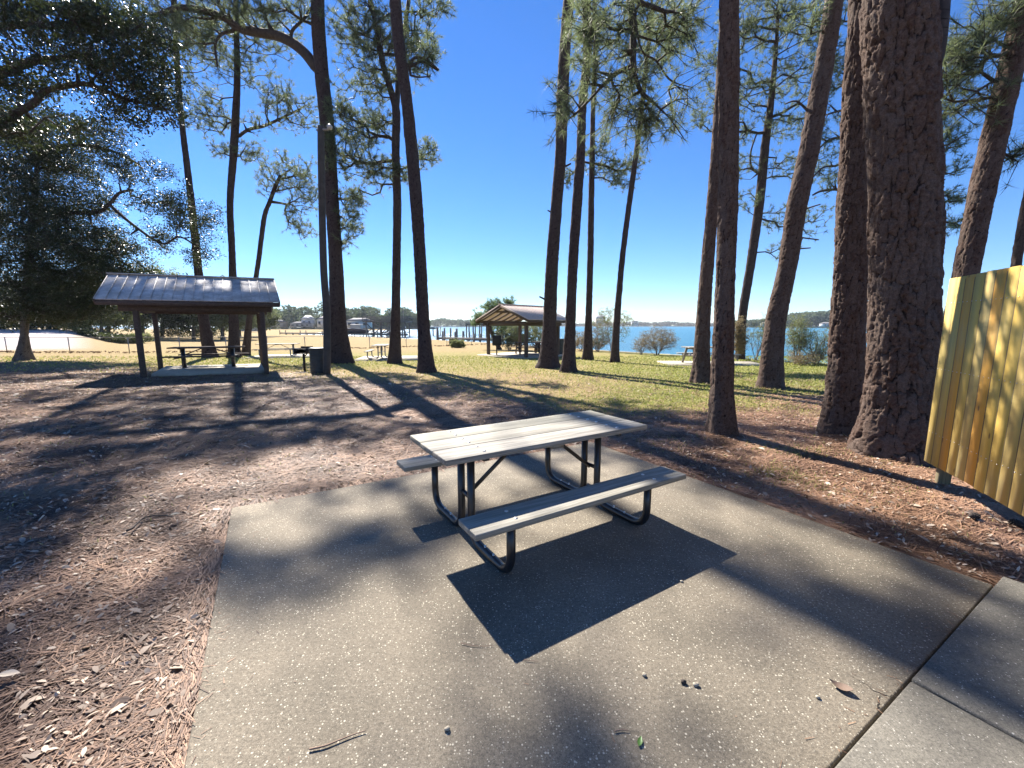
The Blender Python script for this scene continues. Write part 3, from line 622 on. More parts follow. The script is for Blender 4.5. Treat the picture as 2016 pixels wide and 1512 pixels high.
T('background pine whose trunk is hidden by the broad scaly pine', [(1664, 712, 16), (1672, 600, 16), (1678, 450, 15), (1682, 300, 13), (1686, 150, 9), (1690, 40, 6)], Y=21.5, seed=29, top=14,
  pads=[(1640, 60, 24, 50, 14), (1640, 170, 26, 40, 14), (1635, 260, 28, 40, 12), (1640, 350, 24, 30, 9), (1650, 130, 26, 30, 8)],
  limbs=[([(1680, 285, 0), (1655, 272, 0), (1632, 276, 0), (1615, 290, 0)], 6, 3), ([(1680, 390, 0), (1652, 374, 0), (1618, 376, 0), (1600, 384, 0)], 6, 3), ([(1682, 215, 0), (1655, 218, 0), (1630, 225, 0)], 5, 3), ([(1682, 305, 0), (1650, 325, 0), (1620, 330, 0), (1600, 350, 0)], 5, 2)])
T('background pine showing only its small tufts to the right of the biggest trunk', [(1800, 720, 18), (1805, 600, 17), (1812, 450, 15), (1818, 300, 13), (1822, 150, 9), (1826, 40, 6)], Y=17, seed=30, top=12,
  pads=[(1870, 175, 28, 20, 10), (1868, 225, 26, 18, 9), (1872, 272, 30, 20, 12), (1866, 335, 26, 16, 6), (1868, 395, 22, 12, 6), (1868, 445, 22, 14, 7), (1875, 110, 26, 20, 6)])

def build_pines():
    g = np.random.default_rng(99); ax = [tree_axis(a[2], k.get('Y'), k.get('top', 22.), k.get('ext'), k['seed'])[0] for a, k in SPEC]; extra = [[] for _ in SPEC]
    for (cx, cy, rx, ry, an) in DARK:
        c = hit(cx, cy); e1 = hit(cx + rx * math.cos(an), cy + rx * math.sin(an)); e2 = hit(cx - ry * math.sin(an), cy + ry * math.cos(an)); a1 = e1 - c; a2 = e2 - c
        area = math.pi * abs(a1[0] * a2[1] - a1[1] * a2[0]); n = int(min(max(area * DENS, 9), 52))
        for _ in range(n):
            r_ = math.sqrt(g.uniform()); t_ = g.uniform(0, 6.283); gp = c + a1 * r_ * math.cos(t_) + a2 * r_ * math.sin(t_); best = None
            for H_ in g.uniform(8.5, 22, 14):
                q = gp + SUN / SUN[2] * H_; x, y = inframe_y(q[None]);
                if -30 < x[0] < 2046 and y[0] > -30: continue
                for i, P in enumerate(ax):
                    if P[-1][2] + 1.2 < q[2]: continue
                    d = math.hypot(q[0] - np.interp(q[2], P[:, 2], P[:, 0]), q[1] - np.interp(q[2], P[:, 2], P[:, 1])) + .5
                    if best is None or d < best[0]: best = (d, i, q)
            if best and best[0] < 6.5 and not islit(best[2][None])[0]: extra[best[1]].append(best[2])  # clump added to an unseen crown for the shadow it casts
    for (a, k), e in zip(SPEC, extra): make_tree(*a, extra=np.array(e) if e else None, **k)
DENS = 15
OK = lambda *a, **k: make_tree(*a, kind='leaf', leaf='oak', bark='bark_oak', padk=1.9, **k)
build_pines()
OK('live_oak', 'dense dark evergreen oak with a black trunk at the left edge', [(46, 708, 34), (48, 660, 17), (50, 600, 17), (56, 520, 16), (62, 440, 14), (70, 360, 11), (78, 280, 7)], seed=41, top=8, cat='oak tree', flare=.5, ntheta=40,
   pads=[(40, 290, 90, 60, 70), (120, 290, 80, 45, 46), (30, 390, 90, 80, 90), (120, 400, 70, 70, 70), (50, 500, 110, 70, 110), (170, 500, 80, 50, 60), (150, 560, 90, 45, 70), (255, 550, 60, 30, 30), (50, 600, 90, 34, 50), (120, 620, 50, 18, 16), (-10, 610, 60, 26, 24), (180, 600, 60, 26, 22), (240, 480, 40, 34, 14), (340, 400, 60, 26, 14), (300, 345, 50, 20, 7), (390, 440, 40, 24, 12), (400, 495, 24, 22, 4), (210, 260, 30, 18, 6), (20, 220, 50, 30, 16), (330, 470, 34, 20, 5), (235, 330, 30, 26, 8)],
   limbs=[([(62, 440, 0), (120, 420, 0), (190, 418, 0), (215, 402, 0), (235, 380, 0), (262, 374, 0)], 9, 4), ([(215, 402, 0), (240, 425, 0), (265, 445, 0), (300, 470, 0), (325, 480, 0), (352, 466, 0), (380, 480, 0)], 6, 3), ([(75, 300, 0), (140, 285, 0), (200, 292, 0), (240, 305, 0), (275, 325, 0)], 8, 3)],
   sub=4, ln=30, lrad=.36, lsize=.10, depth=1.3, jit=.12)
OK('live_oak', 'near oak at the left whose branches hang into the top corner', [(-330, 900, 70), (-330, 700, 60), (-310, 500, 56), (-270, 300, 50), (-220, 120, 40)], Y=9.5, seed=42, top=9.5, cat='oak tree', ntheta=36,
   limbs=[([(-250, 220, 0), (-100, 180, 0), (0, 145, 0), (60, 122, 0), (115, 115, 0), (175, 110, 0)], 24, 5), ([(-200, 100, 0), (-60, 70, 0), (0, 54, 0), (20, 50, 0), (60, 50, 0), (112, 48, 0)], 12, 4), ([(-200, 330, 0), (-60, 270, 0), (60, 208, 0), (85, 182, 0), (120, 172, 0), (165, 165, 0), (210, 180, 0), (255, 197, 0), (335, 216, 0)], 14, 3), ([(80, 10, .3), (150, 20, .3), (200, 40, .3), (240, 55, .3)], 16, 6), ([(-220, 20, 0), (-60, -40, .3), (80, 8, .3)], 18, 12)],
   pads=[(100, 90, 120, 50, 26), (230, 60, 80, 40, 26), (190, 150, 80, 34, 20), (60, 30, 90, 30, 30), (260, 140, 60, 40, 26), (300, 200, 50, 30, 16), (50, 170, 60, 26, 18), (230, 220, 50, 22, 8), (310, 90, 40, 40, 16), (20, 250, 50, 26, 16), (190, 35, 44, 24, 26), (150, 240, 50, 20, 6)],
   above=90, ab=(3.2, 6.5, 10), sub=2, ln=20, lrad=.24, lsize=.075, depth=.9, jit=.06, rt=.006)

# ------------------------------------------------------------------ shrubs, background trees
def shrub(name, label, px, py, rx, h, n, leafm, seed, ln=10, lsize=.07, lrad=.14, cat='shrub', group=None, stems=5, twig='twig', dY=0, rt=.005, lean=0):
    g = np.random.default_rng(seed); b = hit(px, py); b[1] += dY; Y = b[1]
    b[2] = float(gz(b[0], b[1])) - .05; W = rx / CAM_F * Y; Hh = h / CAM_F * Y
    root = empty(name, b, label=label, cat=cat, group=group); G = Growth(seed)
    n = int(n * 1.6); ln = ln * 2
    for i in range(stems):
        a = g.uniform(0, 6.28); d = np.array([math.cos(a) * W * .35, math.sin(a) * W * .3, Hh * .45]); p = G.node([g.normal(0, W * .06), g.normal(0, W * .06), 0], -1); G.node(d * .5 + g.normal(0, .04, 3), p); G.node(d, len(G.P) - 1)
    A = np.array([0, 0, Hh * .58]) + rand_dir(n, g) * (g.uniform(0, 1, n) ** .4)[:, None] * np.array([W, W * .8, Hh * .45]) + np.array([lean, 0, 0])
    tips = G.grow(A, step=.25, jit=.05, pl=.5); rad, w = G.radii(tips, rt); PP = np.array(G.P); par = np.array(G.par); idx = np.where(par >= 0)[0]
    V, F = seg_tubes(PP[par[idx]], PP[idx], rad[par[idx]], rad[idx], 4); V2 = [V]; F2 = [F]
    t = PP[tips]; C = np.repeat(t, 3, 0); E = C + rand_dir(len(C), g) * lrad * 1.6 + [0, 0, lrad * .5]; v, f = seg_tubes(C, E, np.full(len(C), rt * .8), np.full(len(C), rt * .5), 3); V2.append(v); F2.append(f + len(V))
    mk('stems', np.vstack(V2), [np.vstack(F2)], M[twig], root)
    if ln:
        v, f, tone = leaves(np.vstack([E, t]), ln, lrad, lsize, g); mk('foliage', v, [f], M[leafm], root, attrs={'tone': tone})
    return root
SG = 'shrubs along the water edge'
shrub('shrub', 'reddish brown bush beside the narrow straight pine', 1143, 690, 26, 34, 60, 'scrub', 61, 9, .06, group=SG)
shrub('shrub', 'dark low bush at the foot of the narrow straight pine', 1176, 690, 20, 24, 50, 'hedge', 62, 9, .06, group=SG)
shrub('shrub', 'tall pale green airy shrub behind the thinnest pine', 1205, 692, 40, 86, 90, 'scrub_green', 63, 7, .06, group=SG)
shrub('shrub', 'bare tan shrub growing left of the thinnest pine', 1178, 692, 26, 60, 60, 'scrub', 64, 6, .05, group=SG)
shrub('shrub', 'rounded tan shrub standing alone in front of the blue water', 1296, 698, 36, 52, 110, 'scrub', 65, 8, .05, group=SG)
shrub('shrub', 'small tan bush left of the rounded one', 1262, 697, 20, 34, 40, 'scrub', 66, 6, .05, group=SG)
shrub('ivy', 'pale ivy climbing the foot of the background pine', 1452, 709, 14, 80, 60, 'scrub', 67, 12, .06, cat='ivy', lrad=.12)
shrub('shrub', 'thin dark-stemmed sapling between the two leaning pines', 1487, 709, 30, 88, 60, 'scrub_green', 68, 6, .05, group=SG, lean=.4)
shrub('shrub', 'tall yellowish shrub right of the leaning rough pine', 1566, 715, 22, 92, 80, 'scrub_green', 69, 7, .05, group=SG)
shrub('shrub', 'bare spreading bush beside the sunlit scaly pine', 1608, 716, 34, 66, 90, 'scrub_green', 70, 4, .05, group=SG)
shrub('shrub', 'low brown brush at the foot of the yellowish shrub', 1585, 717, 34, 20, 50, 'scrub', 71, 4, .05, group=SG)
shrub('shrub', 'grey-green bush seen between the posts of the gabled shelter', 1058, 690, 30, 66, 110, 'scrub_green', 72, 10, .07, group=SG)
shrub('shrub', 'dark tangled bush left of centre inside the gabled shelter opening', 1003, 689, 30, 40, 90, 'hedge', 73, 8, .07, group=SG)
shrub('shrub', 'grey bush just right of the leaning tree in the shelter opening', 1020, 690, 24, 52, 80, 'oak2', 74, 9, .07, group=SG)
shrub('weed_clump', 'leafy green weed clump at the end of the chain-link fence', 901, 684, 13, 11, 40, 'scrub_green', 75, 16, .12, cat='weeds')
shrub('weed_clump', 'darker green weed clump nearest the fence end post', 893, 681, 8, 12, 30, 'hedge', 76, 14, .10, cat='weeds')
make_tree('pine_tree', 'small crooked pine leaning left behind the gabled shelter', [(984, 690, 9), (976, 672, 8), (968, 655, 7), (965, 640, 6), (972, 622, 5), (985, 606, 4)], Y=37, seed=77, top=3.6, cat='pine tree', flare=.2, ntheta=12,
   pads=[(980, 603, 22, 9, 22), (945, 625, 12, 14, 14), (1003, 597, 8, 6, 8), (960, 612, 18, 10, 12), (1000, 640, 24, 10, 14), (985, 655, 24, 12, 14), (940, 636, 8, 6, 6)], leaf='needle_far', nl=.3, nw=.03, nn=14)
# background broadleaf trees behind the lawn on the left
def bgtree(label, px, py, Y, crown, n, seed, leafm='oak2', tw=8, name='oak_tree', lsize=.40, ln=22, group='trees beyond the lawn'):
    cx, cy, rx, ry = crown
    pads = [(cx, cy, rx, ry, n), (cx - rx * .5, cy + ry * .3, rx * .6, ry * .6, n // 3), (cx + rx * .5, cy + ry * .2, rx * .6, ry * .6, n // 3)]
    return make_tree(name, label, [(px, py, tw), (px + 1, (py * .7 + cy * .3), tw * .7), (px, cy + ry * .3, tw * .5), (px, cy - ry * .3, tw * .3)], Y=Y, seed=seed, top=2, kind='leaf', leaf=leafm, bark='bark_oak', cat='tree', group=group, padk=1.7,
                     ntheta=12, ds=.3, pads=pads, sub=3, ln=ln, lrad=.9, lsize=lsize, depth=.9, jit=.2, rt=.02, plate=(.3, .5))
bgtree('grey-green spreading oak seen through the shelter between the pine trunks', 437, 655, 70, (430, 600, 62, 42), 120, 81)
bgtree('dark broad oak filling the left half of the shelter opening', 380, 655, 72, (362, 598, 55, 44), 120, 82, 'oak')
bgtree('pale yellowish tree whose top shows above the shelter roof', 318, 652, 84, (318, 578, 52, 46), 110, 83, 'scrub_green')
bgtree('silvery green tree left of the shelter with a pale trunk', 212, 648, 62, (212, 600, 30, 36), 80, 84, 'oak2', 9)
bgtree('bushy tree with a dark curved trunk behind the big oak', 198, 648, 58, (175, 598, 34, 36), 80, 85, 'scrub_green', 9)
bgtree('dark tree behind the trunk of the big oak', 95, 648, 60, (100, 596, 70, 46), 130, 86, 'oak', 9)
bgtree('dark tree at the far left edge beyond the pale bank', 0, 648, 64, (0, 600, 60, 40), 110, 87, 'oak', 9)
bgtree('olive green tree between the left shelter posts', 280, 652, 75, (272, 600, 34, 40), 80, 88, 'scrub_green', 8)
bgtree('dark round tree at the right of the far lawn clearing', 470, 650, 88, (478, 606, 42, 34), 90, 89, 'oak2', 8)
bgtree('small grey tree by the pale boathouse across the lawn', 512, 650, 100, (515, 622, 26, 20), 60, 90, 'oak2', 6)
def hedge(label, x0, x1, py, h, Y, seed, leafm='hedge', zoff=0):
    g = np.random.default_rng(seed); a = at(x0, 641, Y); b = at(x1, 641, Y); n = int((x1 - x0) * 2.2)
    t = g.uniform(0, 1, n)[:, None]; C = a + (b - a) * t; H_ = h / CAM_F * Y
    C[:, 1] += g.uniform(0, 2.0, n); zb = gz(C[:, 0], C[:, 1]); C[:, 2] = zb + g.uniform(.05, 1, n) ** .7 * H_ * (.75 + .35 * fbm(C[:, 0] * .4, C[:, 0] * 0, seed))
    o = np.array([(a[0] + b[0]) / 2, Y, float(gz((a[0] + b[0]) / 2, Y))]); v, f, tone = leaves(C - o, 26, .6, .26, g)
    e = mk('hedge', v, [f], M[leafm], attrs={'tone': tone}, label=label, cat='hedge'); e.location = o.tolist(); return e
hedge('long dark hedge beyond the lawn seen through the shelter', 300, 420, 655, 26, 74, 91)
hedge('low clipped hedge left of the shelter in front of the trees', 150, 262, 660, 13, 52, 92)
hedge('dark undergrowth behind the big oak trunk', 60, 160, 645, 22, 62, 93)
hedge('dark undergrowth at the far left beyond the pale bank', -60, 50, 645, 22, 66, 94)
hedge('pale shrub border on the bank left of the shelter', 120, 275, 650, 14, 58, 95, 'scrub_green')

# ------------------------------------------------------------------ far shores
def far_wood(name, pts, hts, seed, fs, mat, n, dep=30, lob=9):
    """far-off wooded shore, one mass: pts = (X,Y) polyline, hts = crown heights"""
    g = np.random.default_rng(seed); pts = np.array(pts, float); L = np.concatenate([[0], np.cumsum(np.linalg.norm(np.diff(pts, axis=0), axis=1))])
    s = g.uniform(0, L[-1], n); C = np.stack([np.interp(s, L, pts[:, k]) for k in (0, 1)], 1)
    h = np.interp(s, L, hts) * (.25 + 1.1 * fbm(s / lob, s * 0, seed, 3)); z = WZ + .5 + g.uniform(0, 1, n) ** .55 * h
    C = np.stack([C[:, 0], C[:, 1] + g.uniform(0, dep, n), z], 1); o = np.array([pts[:, 0].mean(), pts[:, 1].mean(), WZ])
    v, f, tone = leaves(C - o, 5, fs * .9, fs, g, squash=.8)
    v[:, 2] = np.maximum(v[:, 2], .2)
    e = mk(name, v, [f], M[mat], attrs={'tone': tone}, kind='stuff', label='wooded far shore across the bay', cat='woodland'); e.location = o.tolist(); return e
def far_land(pts, dep, h=1.2):
    pts = np.array(pts, float); n = len(pts); V = [(x, y, WZ - .5) for x, y in pts] + [(x, y + 2, WZ + h) for x, y in pts] + [(x, y + dep, WZ + h) for x, y in pts] + [(x, y + dep, WZ - .5) for x, y in pts]
    F = [(k * n + i, k * n + i + 1, (k + 1) * n + i + 1, (k + 1) * n + i) for k in range(3) for i in range(n - 1)]
    return mk('far_bank', V, [F], M['farland'], kind='structure')
def fx(px, Y): return (px - 1008) / CAM_F * Y
LS = [(fx(420, 330), 330), (fx(520, 300), 300), (fx(640, 290), 290), (fx(760, 300), 300), (fx(830, 330), 330)]
far_land(LS, 60); o = far_wood('far_wood', LS, [14, 15, 16, 17, 8], 101, 2.1, 'farwood', 9000, 40, 7); o['label'] = 'bluish green wood on the near side of the bay, behind the high deck'
L2 = [(fx(800, 900), 900), (fx(900, 880), 880), (fx(1000, 1000), 1000), (fx(1080, 1200), 1200)]
far_land(L2, 100, 1.5); o = far_wood('far_wood', L2, [12, 18, 11, 12], 102, 4.5, 'farwood', 3600, 80, 30); o['label'] = 'low distant wood on the horizon left of the gabled shelter'
L3 = [(fx(1060, 1300), 1300), (fx(1240, 1250), 1250), (fx(1400, 1250), 1250), (fx(1520, 1300), 1300)]
far_land(L3, 100, 1.5); o = far_wood('far_wood', L3, [11, 13, 12, 11], 103, 5.5, 'farwood2', 2600, 100, 40); o['label'] = 'pale distant shore on the horizon behind the thinnest pine'
L4 = [(fx(1470, 620), 620), (fx(1560, 560), 560), (fx(1660, 520), 520), (fx(1760, 500), 500), (fx(1900, 480), 480)]
far_land(L4, 80, 1.5); o = far_wood('far_wood', L4, [9, 17, 24, 25, 21], 104, 3.2, 'farwood', 9000, 70, 34); o['label'] = 'green wooded point across the water by the double trunks'

M['wallgrey'] = simple('pale_grey_wall', (.25, .25, .25), .8, 0, .1)
def house(label, px, Y, w, h, d, wall='white', roof='shingle', zb=None, rz=0, gable=True, storeys=1):
    x = fx(px, Y); z = (WZ + 1.6) if zb is None else zb; r = empty('house', (x, Y, z), rz, label=label, cat='house', group='waterfront houses')
    MB().box((0, 0, h / 2), (w, d, h)).build('wall', M[wall], r)
    rh = h * .45; m = MB(); e = .5
    m.add([(-w / 2 - e, -d / 2 - e, h + .01), (w / 2 + e, -d / 2 - e, h + .01), (w / 2 + e, d / 2 + e, h + .01), (-w / 2 - e, d / 2 + e, h + .01), (-w / 2 + d * .3, 0, h + rh), (w / 2 - d * .3, 0, h + rh)], [(0, 1, 5, 4), (2, 3, 4, 5), (3, 2, 1, 0)], [(1, 2, 5), (3, 0, 4)]); m.build('roof', M[roof], r)
    nw = max(2, int(w / 3))
    for i in range(nw): MB().box((-w / 2 + (i + .5) * w / nw, -d / 2 - .03, h * .55), (w / nw * .45, .1, h * .38)).build('window', M['glass'], r)
    return r
house('white house with a hipped roof behind the moored boat', 712, 210, 11, 3.4, 8)
house('low pale house at the edge of the far wood', 600, 285, 13, 2.6, 8, 'wallgrey')
house('small white cottage with a bright roof among the far trees', 612, 287, 7, 5.5, 6, 'white', 'white')
house('tan waterfront house among the far trees, left one', 545, 292, 14, 3.6, 8, 'brick')
house('pale blue house between the wooden pole and the thick pine', 652, 270, 12, 5, 8)
house('long white boathouse past the lawn, right of the shelter', 488, 165, 11, 2.0, 6, 'white', 'white', zb=-.6)
house('pale tower block on the far right horizon', 1180, 1235, 26, 22, 14, 'brick', zb=WZ + 1)
house('white waterfront building on the far horizon behind the tall shrub', 1247, 1220, 18, 11, 12, 'white')
house('low white houses at the foot of the wooded point', 1628, 500, 20, 3.5, 8, 'white')
house('cream waterfront house near the leaning pine', 1505, 580, 14, 4, 8, 'white')

# ------------------------------------------------------------------ docks
def pier(label, A, B, w, z, gap=3.0, rails=False):
    A = np.array(A, float); B = np.array(B, float); L = np.linalg.norm(B - A); a = math.atan2(B[1] - A[1], B[0] - A[0])
    r = empty('pier', (A[0], A[1], WZ), a, label=label, cat='pier', group='wooden docks on the bay')
    m = MB(); n = int(L / .3)
    for i in range(n): m.box((.15 + i * .3, 0, z - WZ), (.27, w, .06))
    m.build('deck', M['greywood'], r)
    m = MB(); [m.box((L / 2, y, z - WZ - .17), (L, .08, .26)) for y in (-w / 2 + .1, w / 2 - .1)]; m.build('beam', M['greywood'], r)
    for i in range(int(L / gap) + 1):
        for y in (-w / 2 + .05, w / 2 - .05):
            MB().tube([(i * gap, y, -2), (i * gap, y, z - WZ - .04 + (.0 if (i % 3) else .7) - .0)], .11, 8).build('pile', M['greywood'], r, True)
    return r
pier('low long pier crossing in front of the lawn shore', (fx(560, 118), 118), (fx(800, 96), 96), 1.8, -.35)
pier('pale plank pier running out behind the gabled shelter', (fx(852, 62), 70), (fx(1040, 62), 60), 1.6, -.35, 2.6)
# high deck over the water
def high_deck():
    Y0 = 98; x0, x1 = fx(717, Y0), fx(802, Y0); zd = float(at(760, 633, Y0)[2]); zr = float(at(760, 623.5, Y0)[2]); W = x1 - x0; D = 6
    r = empty('boat_deck', ((x0 + x1) / 2, Y0 + D / 2, WZ), label='two-level wooden boat deck on tall piles with a railed roof terrace', cat='boat deck')
    z = zd - WZ; MB().box((0, 0, z), (W, D, .3)).build('terrace_floor', M['greywood'], r)
    for y in (-D / 2, D / 2):
        m = MB(); m.box((0, y, zr - WZ), (W, .12, .1)); m.box((0, y, (z + zr - WZ) / 2), (W, .05, .08))
        for i in range(12): m.box((-W / 2 + i * W / 11, y, (z + zr - WZ) / 2 + .06), (.12, .12, zr - zd))
        for i in range(60): m.box((-W / 2 + i * W / 59, y + .06, (z + zr - WZ) / 2 + .06), (.04, .04, zr - zd - .1))
        m.build('railing', M['greywood'], r)
    for sx in (-1, 1):
        m = MB(); m.box((sx * W / 2, 0, zr - WZ), (.12, D, .1)); m.build('railing', M['greywood'], r)
    for i in range(6):
        for y in (-D / 2 + .6, D / 2 - .6): MB().tube([(-W / 2 + .6 + i * (W - 1.2) / 5, y, -2), (-W / 2 + .6 + i * (W - 1.2) / 5, y, z - .15)], .16, 8).build('pile', M['greywood'], r, True)
    for i in range(5):
        x = -W / 2 + .6 + i * (W - 1.2) / 5; m = MB(); m.bar((x, -D / 2 + .5, z - .3), (x + (W - 1.2) / 5, -D / 2 + .5, z - 1.6 if i % 2 else z - 2.2), .12, .2); m.bar((x, -D / 2 + .4, .9), (x + (W - 1.2) / 5, -D / 2 + .4, 2.4), .1, .2); m.build('brace', M['greywood'], r)
    MB().box((0, 0, 1.0), (W * .9, D * .8, .16)).build('lower_deck', M['greywood'], r)
    m = MB(); m.bar((-.5, -D / 2 + 1.4, 1.0), (3.2, -D / 2 + 1.4, z - .1), .9, .12); [m.box((-.5 + 3.7 * t, -D / 2 + 1.4, 1.1 + (z - 1.1) * t), (.3, 1.0, .05)) for t in np.linspace(.05, .95, 11)]; m.build('stairs', M['pad'], r)
    MB().tube([(W / 2 - 1.4, 0, z), (W / 2 - 1.4, 0, z + 2.6)], .05, 6).build('mast', M['galv'], r)
high_deck()
def boat(label, px, Y, L, rz):
    r = empty('motor_boat', (fx(px, Y), Y, -.45), rz, label=label, cat='boat')
    t = np.linspace(0, 1, 14); hw = .16 * L * np.sin(np.clip(t * 1.35 + .25, 0, math.pi / 2 * 1.0)) * np.where(t > .6, np.sqrt(np.clip(1 - ((t - .6) / .4) ** 2, 0, 1)), 1); x = (t - .5) * L
    S = [[(xx, 0, 0), (xx, w * .75, .25 + .15 * tt), (xx, w, 1.0 + .35 * tt), (xx, w * .97, 1.12 + .35 * tt), (xx, 0, 1.02 + .35 * tt), (xx, -w * .97, 1.12 + .35 * tt), (xx, -w, 1.0 + .35 * tt), (xx, -w * .75, .25 + .15 * tt)] for xx, w, tt in zip(x, hw, t)]
    V = np.array(S).reshape(-1, 3); i = np.arange(13)[:, None] * 8; j = np.arange(8)[None]; F = np.stack([i + j, i + (j + 1) % 8, i + 8 + (j + 1) % 8, i + 8 + j], -1).reshape(-1, 4)
    m = MB(); m.add(V, F); m.add(V[:8], [(0, 1, 2, 3), (0, 3, 4, 5), (0, 5, 6, 7)]); m.build('hull', M['hull'], r)
    m = MB(); m.box((-.05 * L, 0, 1.75), (L * .38, L * .2, .9)); m.box((-.05 * L, 0, 2.3), (L * .42, L * .23, .12)); m.build('cabin', M['white'], r, bevel=.08)
    m = MB(); m.box((-.05 * L, -L * .1 - .03, 1.85), (L * .33, .06, .4)); m.box((.14 * L + .03, 0, 1.85), (.06, L * .17, .4)); m.build('window', M['glass'], r)
    MB().tube([(.2 * L, -.1 * L, 1.9), (.35 * L, -.06 * L, 1.95), (.48 * L, 0, 2.0), (.35 * L, .06 * L, 1.95), (.2 * L, .1 * L, 1.9)], .04, 6).build('bow_rail', M['galv'], r)
boat('white cabin boat with a dark blue hull moored beside the high deck', 703, 104, 6.5, math.radians(174))
def lift(label, x0, x1, y_top, Y, D, roof=True, n=4, pale='white'):
    X0, X1 = fx(x0, Y), fx(x1, Y); z = float(at(x0, y_top, Y)[2]) - WZ; W = X1 - X0
    r = empty('boat_lift', ((X0 + X1) / 2, Y, WZ), label=label, cat='boat lift', group='wooden docks on the bay')
    MB().box((0, D / 2, z), (W + .8, D, .22)).build('roof', M[pale], r)
    for i in range(n):
        for y in (0.2, D - .2): MB().tube([(-W / 2 + i * W / (n - 1), y, -2), (-W / 2 + i * W / (n - 1), y, z - .1)], .12, 8).build('post', M['greywood'], r, True)
    m = MB(); m.box((0, .2, z - .35), (W, .12, .3)); m.build('beam', M['greywood'], r)
lift('open boat lift with a flat pale roof just left of the gabled shelter', 919, 958, 635, 78, 5, pale='pad')
lift('lower boat lift roof seen under the gabled shelter', 962, 1012, 642, 84, 5, n=4, pale='greywood')
lift('small white boathouse roof beside the bare leaning trunk', 846, 861, 644, 110, 6, n=3)
k = 0
PL = ['mooring pile, leftmost of the row left of the plank pier', 'mooring pile just left of the low white boathouse roof corner, tall', 'tall mooring pile midway between the bare trunk and the gabled shelter', 'short mooring pile near the start of the plank pier',
      'short mooring pile beside the tall midway one', 'stubby mooring pile left of the flat-roofed boat lift', 'stubby mooring pile under the left half of the boat lift', 'stubby mooring pile under the middle of the boat lift', 'mooring pile nearest the bare leaning trunk',
      'dark mooring pile under the right end of the boat lift', 'mooring pile seen just inside the gabled shelter', 'mooring pile behind the square grill plate', 'mooring pile behind the crooked pine in the shelter opening']
for px, top in [(875, 646), (887, 646), (899, 647), (871.5, 652), (896, 653), (912, 652), (924, 653), (932, 653), (861, 645), (944, 650), (968, 652), (978, 653), (990, 652)]:
    k += 1; Y = 66 + (k % 4) * 3.0; p = at(px, top, Y); m = MB().tube([(0, 0, -2), (0, 0, p[2] - WZ)], .14 if k % 3 else .2, 8)
    o = m.build('mooring_pile', M['greywood'], None, True, label=PL[k - 1], cat='pile', group='mooring piles'); o.location = (float(p[0]), Y, WZ)

# ------------------------------------------------------------------ chain-link fence
FP = [(-60, 693), (14, 693.5), (138, 694.5), (255, 694.8), (355, 693.5), (446, 691.3), (527, 689.5), (601, 687.5), (728, 685.3), (800, 683.3), (880, 680.8), (928, 678.8), (985, 677.5)]
pts = [hit(a, b) for a, b in FP]
cf = empty('chain_link_fence', pts[3], label='low chain-link fence running across the lawn behind the shelter', cat='fence'); cf_o = pts[3]
for p in pts:
    b = p - cf_o; MB().tube([b + [0, 0, -.2], b + [0, 0, 1.12]], .03, 8).build('post', M['galv'], cf, True)
MB().tube([p - cf_o + [0, 0, 1.1] for p in pts], .021, 6).build('top_rail', M['galv'], cf)
m = MB()
for a, b in zip(pts[:-1], pts[1:]):
    L = np.linalg.norm(b - a); n = int(L / .16)
    for i in range(n):
        for d in (-1, 1):
            p = a + (b - a) * (i / n); q = a + (b - a) * min(1, max(0, (i + d * 6) / n)); m.add([p - cf_o + [0, 0, .03], p - cf_o + [0.004, 0, .03], q - cf_o + [0.004, 0, 1.08], q - cf_o + [0, 0, 1.08]], [(0, 1, 2, 3)])
m.build('wire_mesh', M['galv'], cf)
g = np.random.default_rng(5); C = []
for a, b in zip(pts[:-1], pts[1:]):
    n = int(np.linalg.norm(b - a) * 9); t = g.uniform(0, 1, n)[:, None]; c = a + (b - a) * t; c[:, 1] += g.normal(0, .12, n); c[:, 2] += .02 + g.uniform(0, .07, n) * (fbm(c[:, 0] * .8, c[:, 0] * 0, 8) > .35); C.append(c)
v, f, tone = leaves(np.vstack(C), 12, .10, .10, g, squash=.4)
M['deadleaf'] = leafmat('dead_leaf', (.10, .055, .035), (.22, .13, .08), (.3, .18, .08), .8, .15)
mk('leaf_drift', v, [f], M['deadleaf'], attrs={'tone': tone}, kind='stuff', label='dark drift of dead leaves along the foot of the chain-link fence', cat='leaf litter')

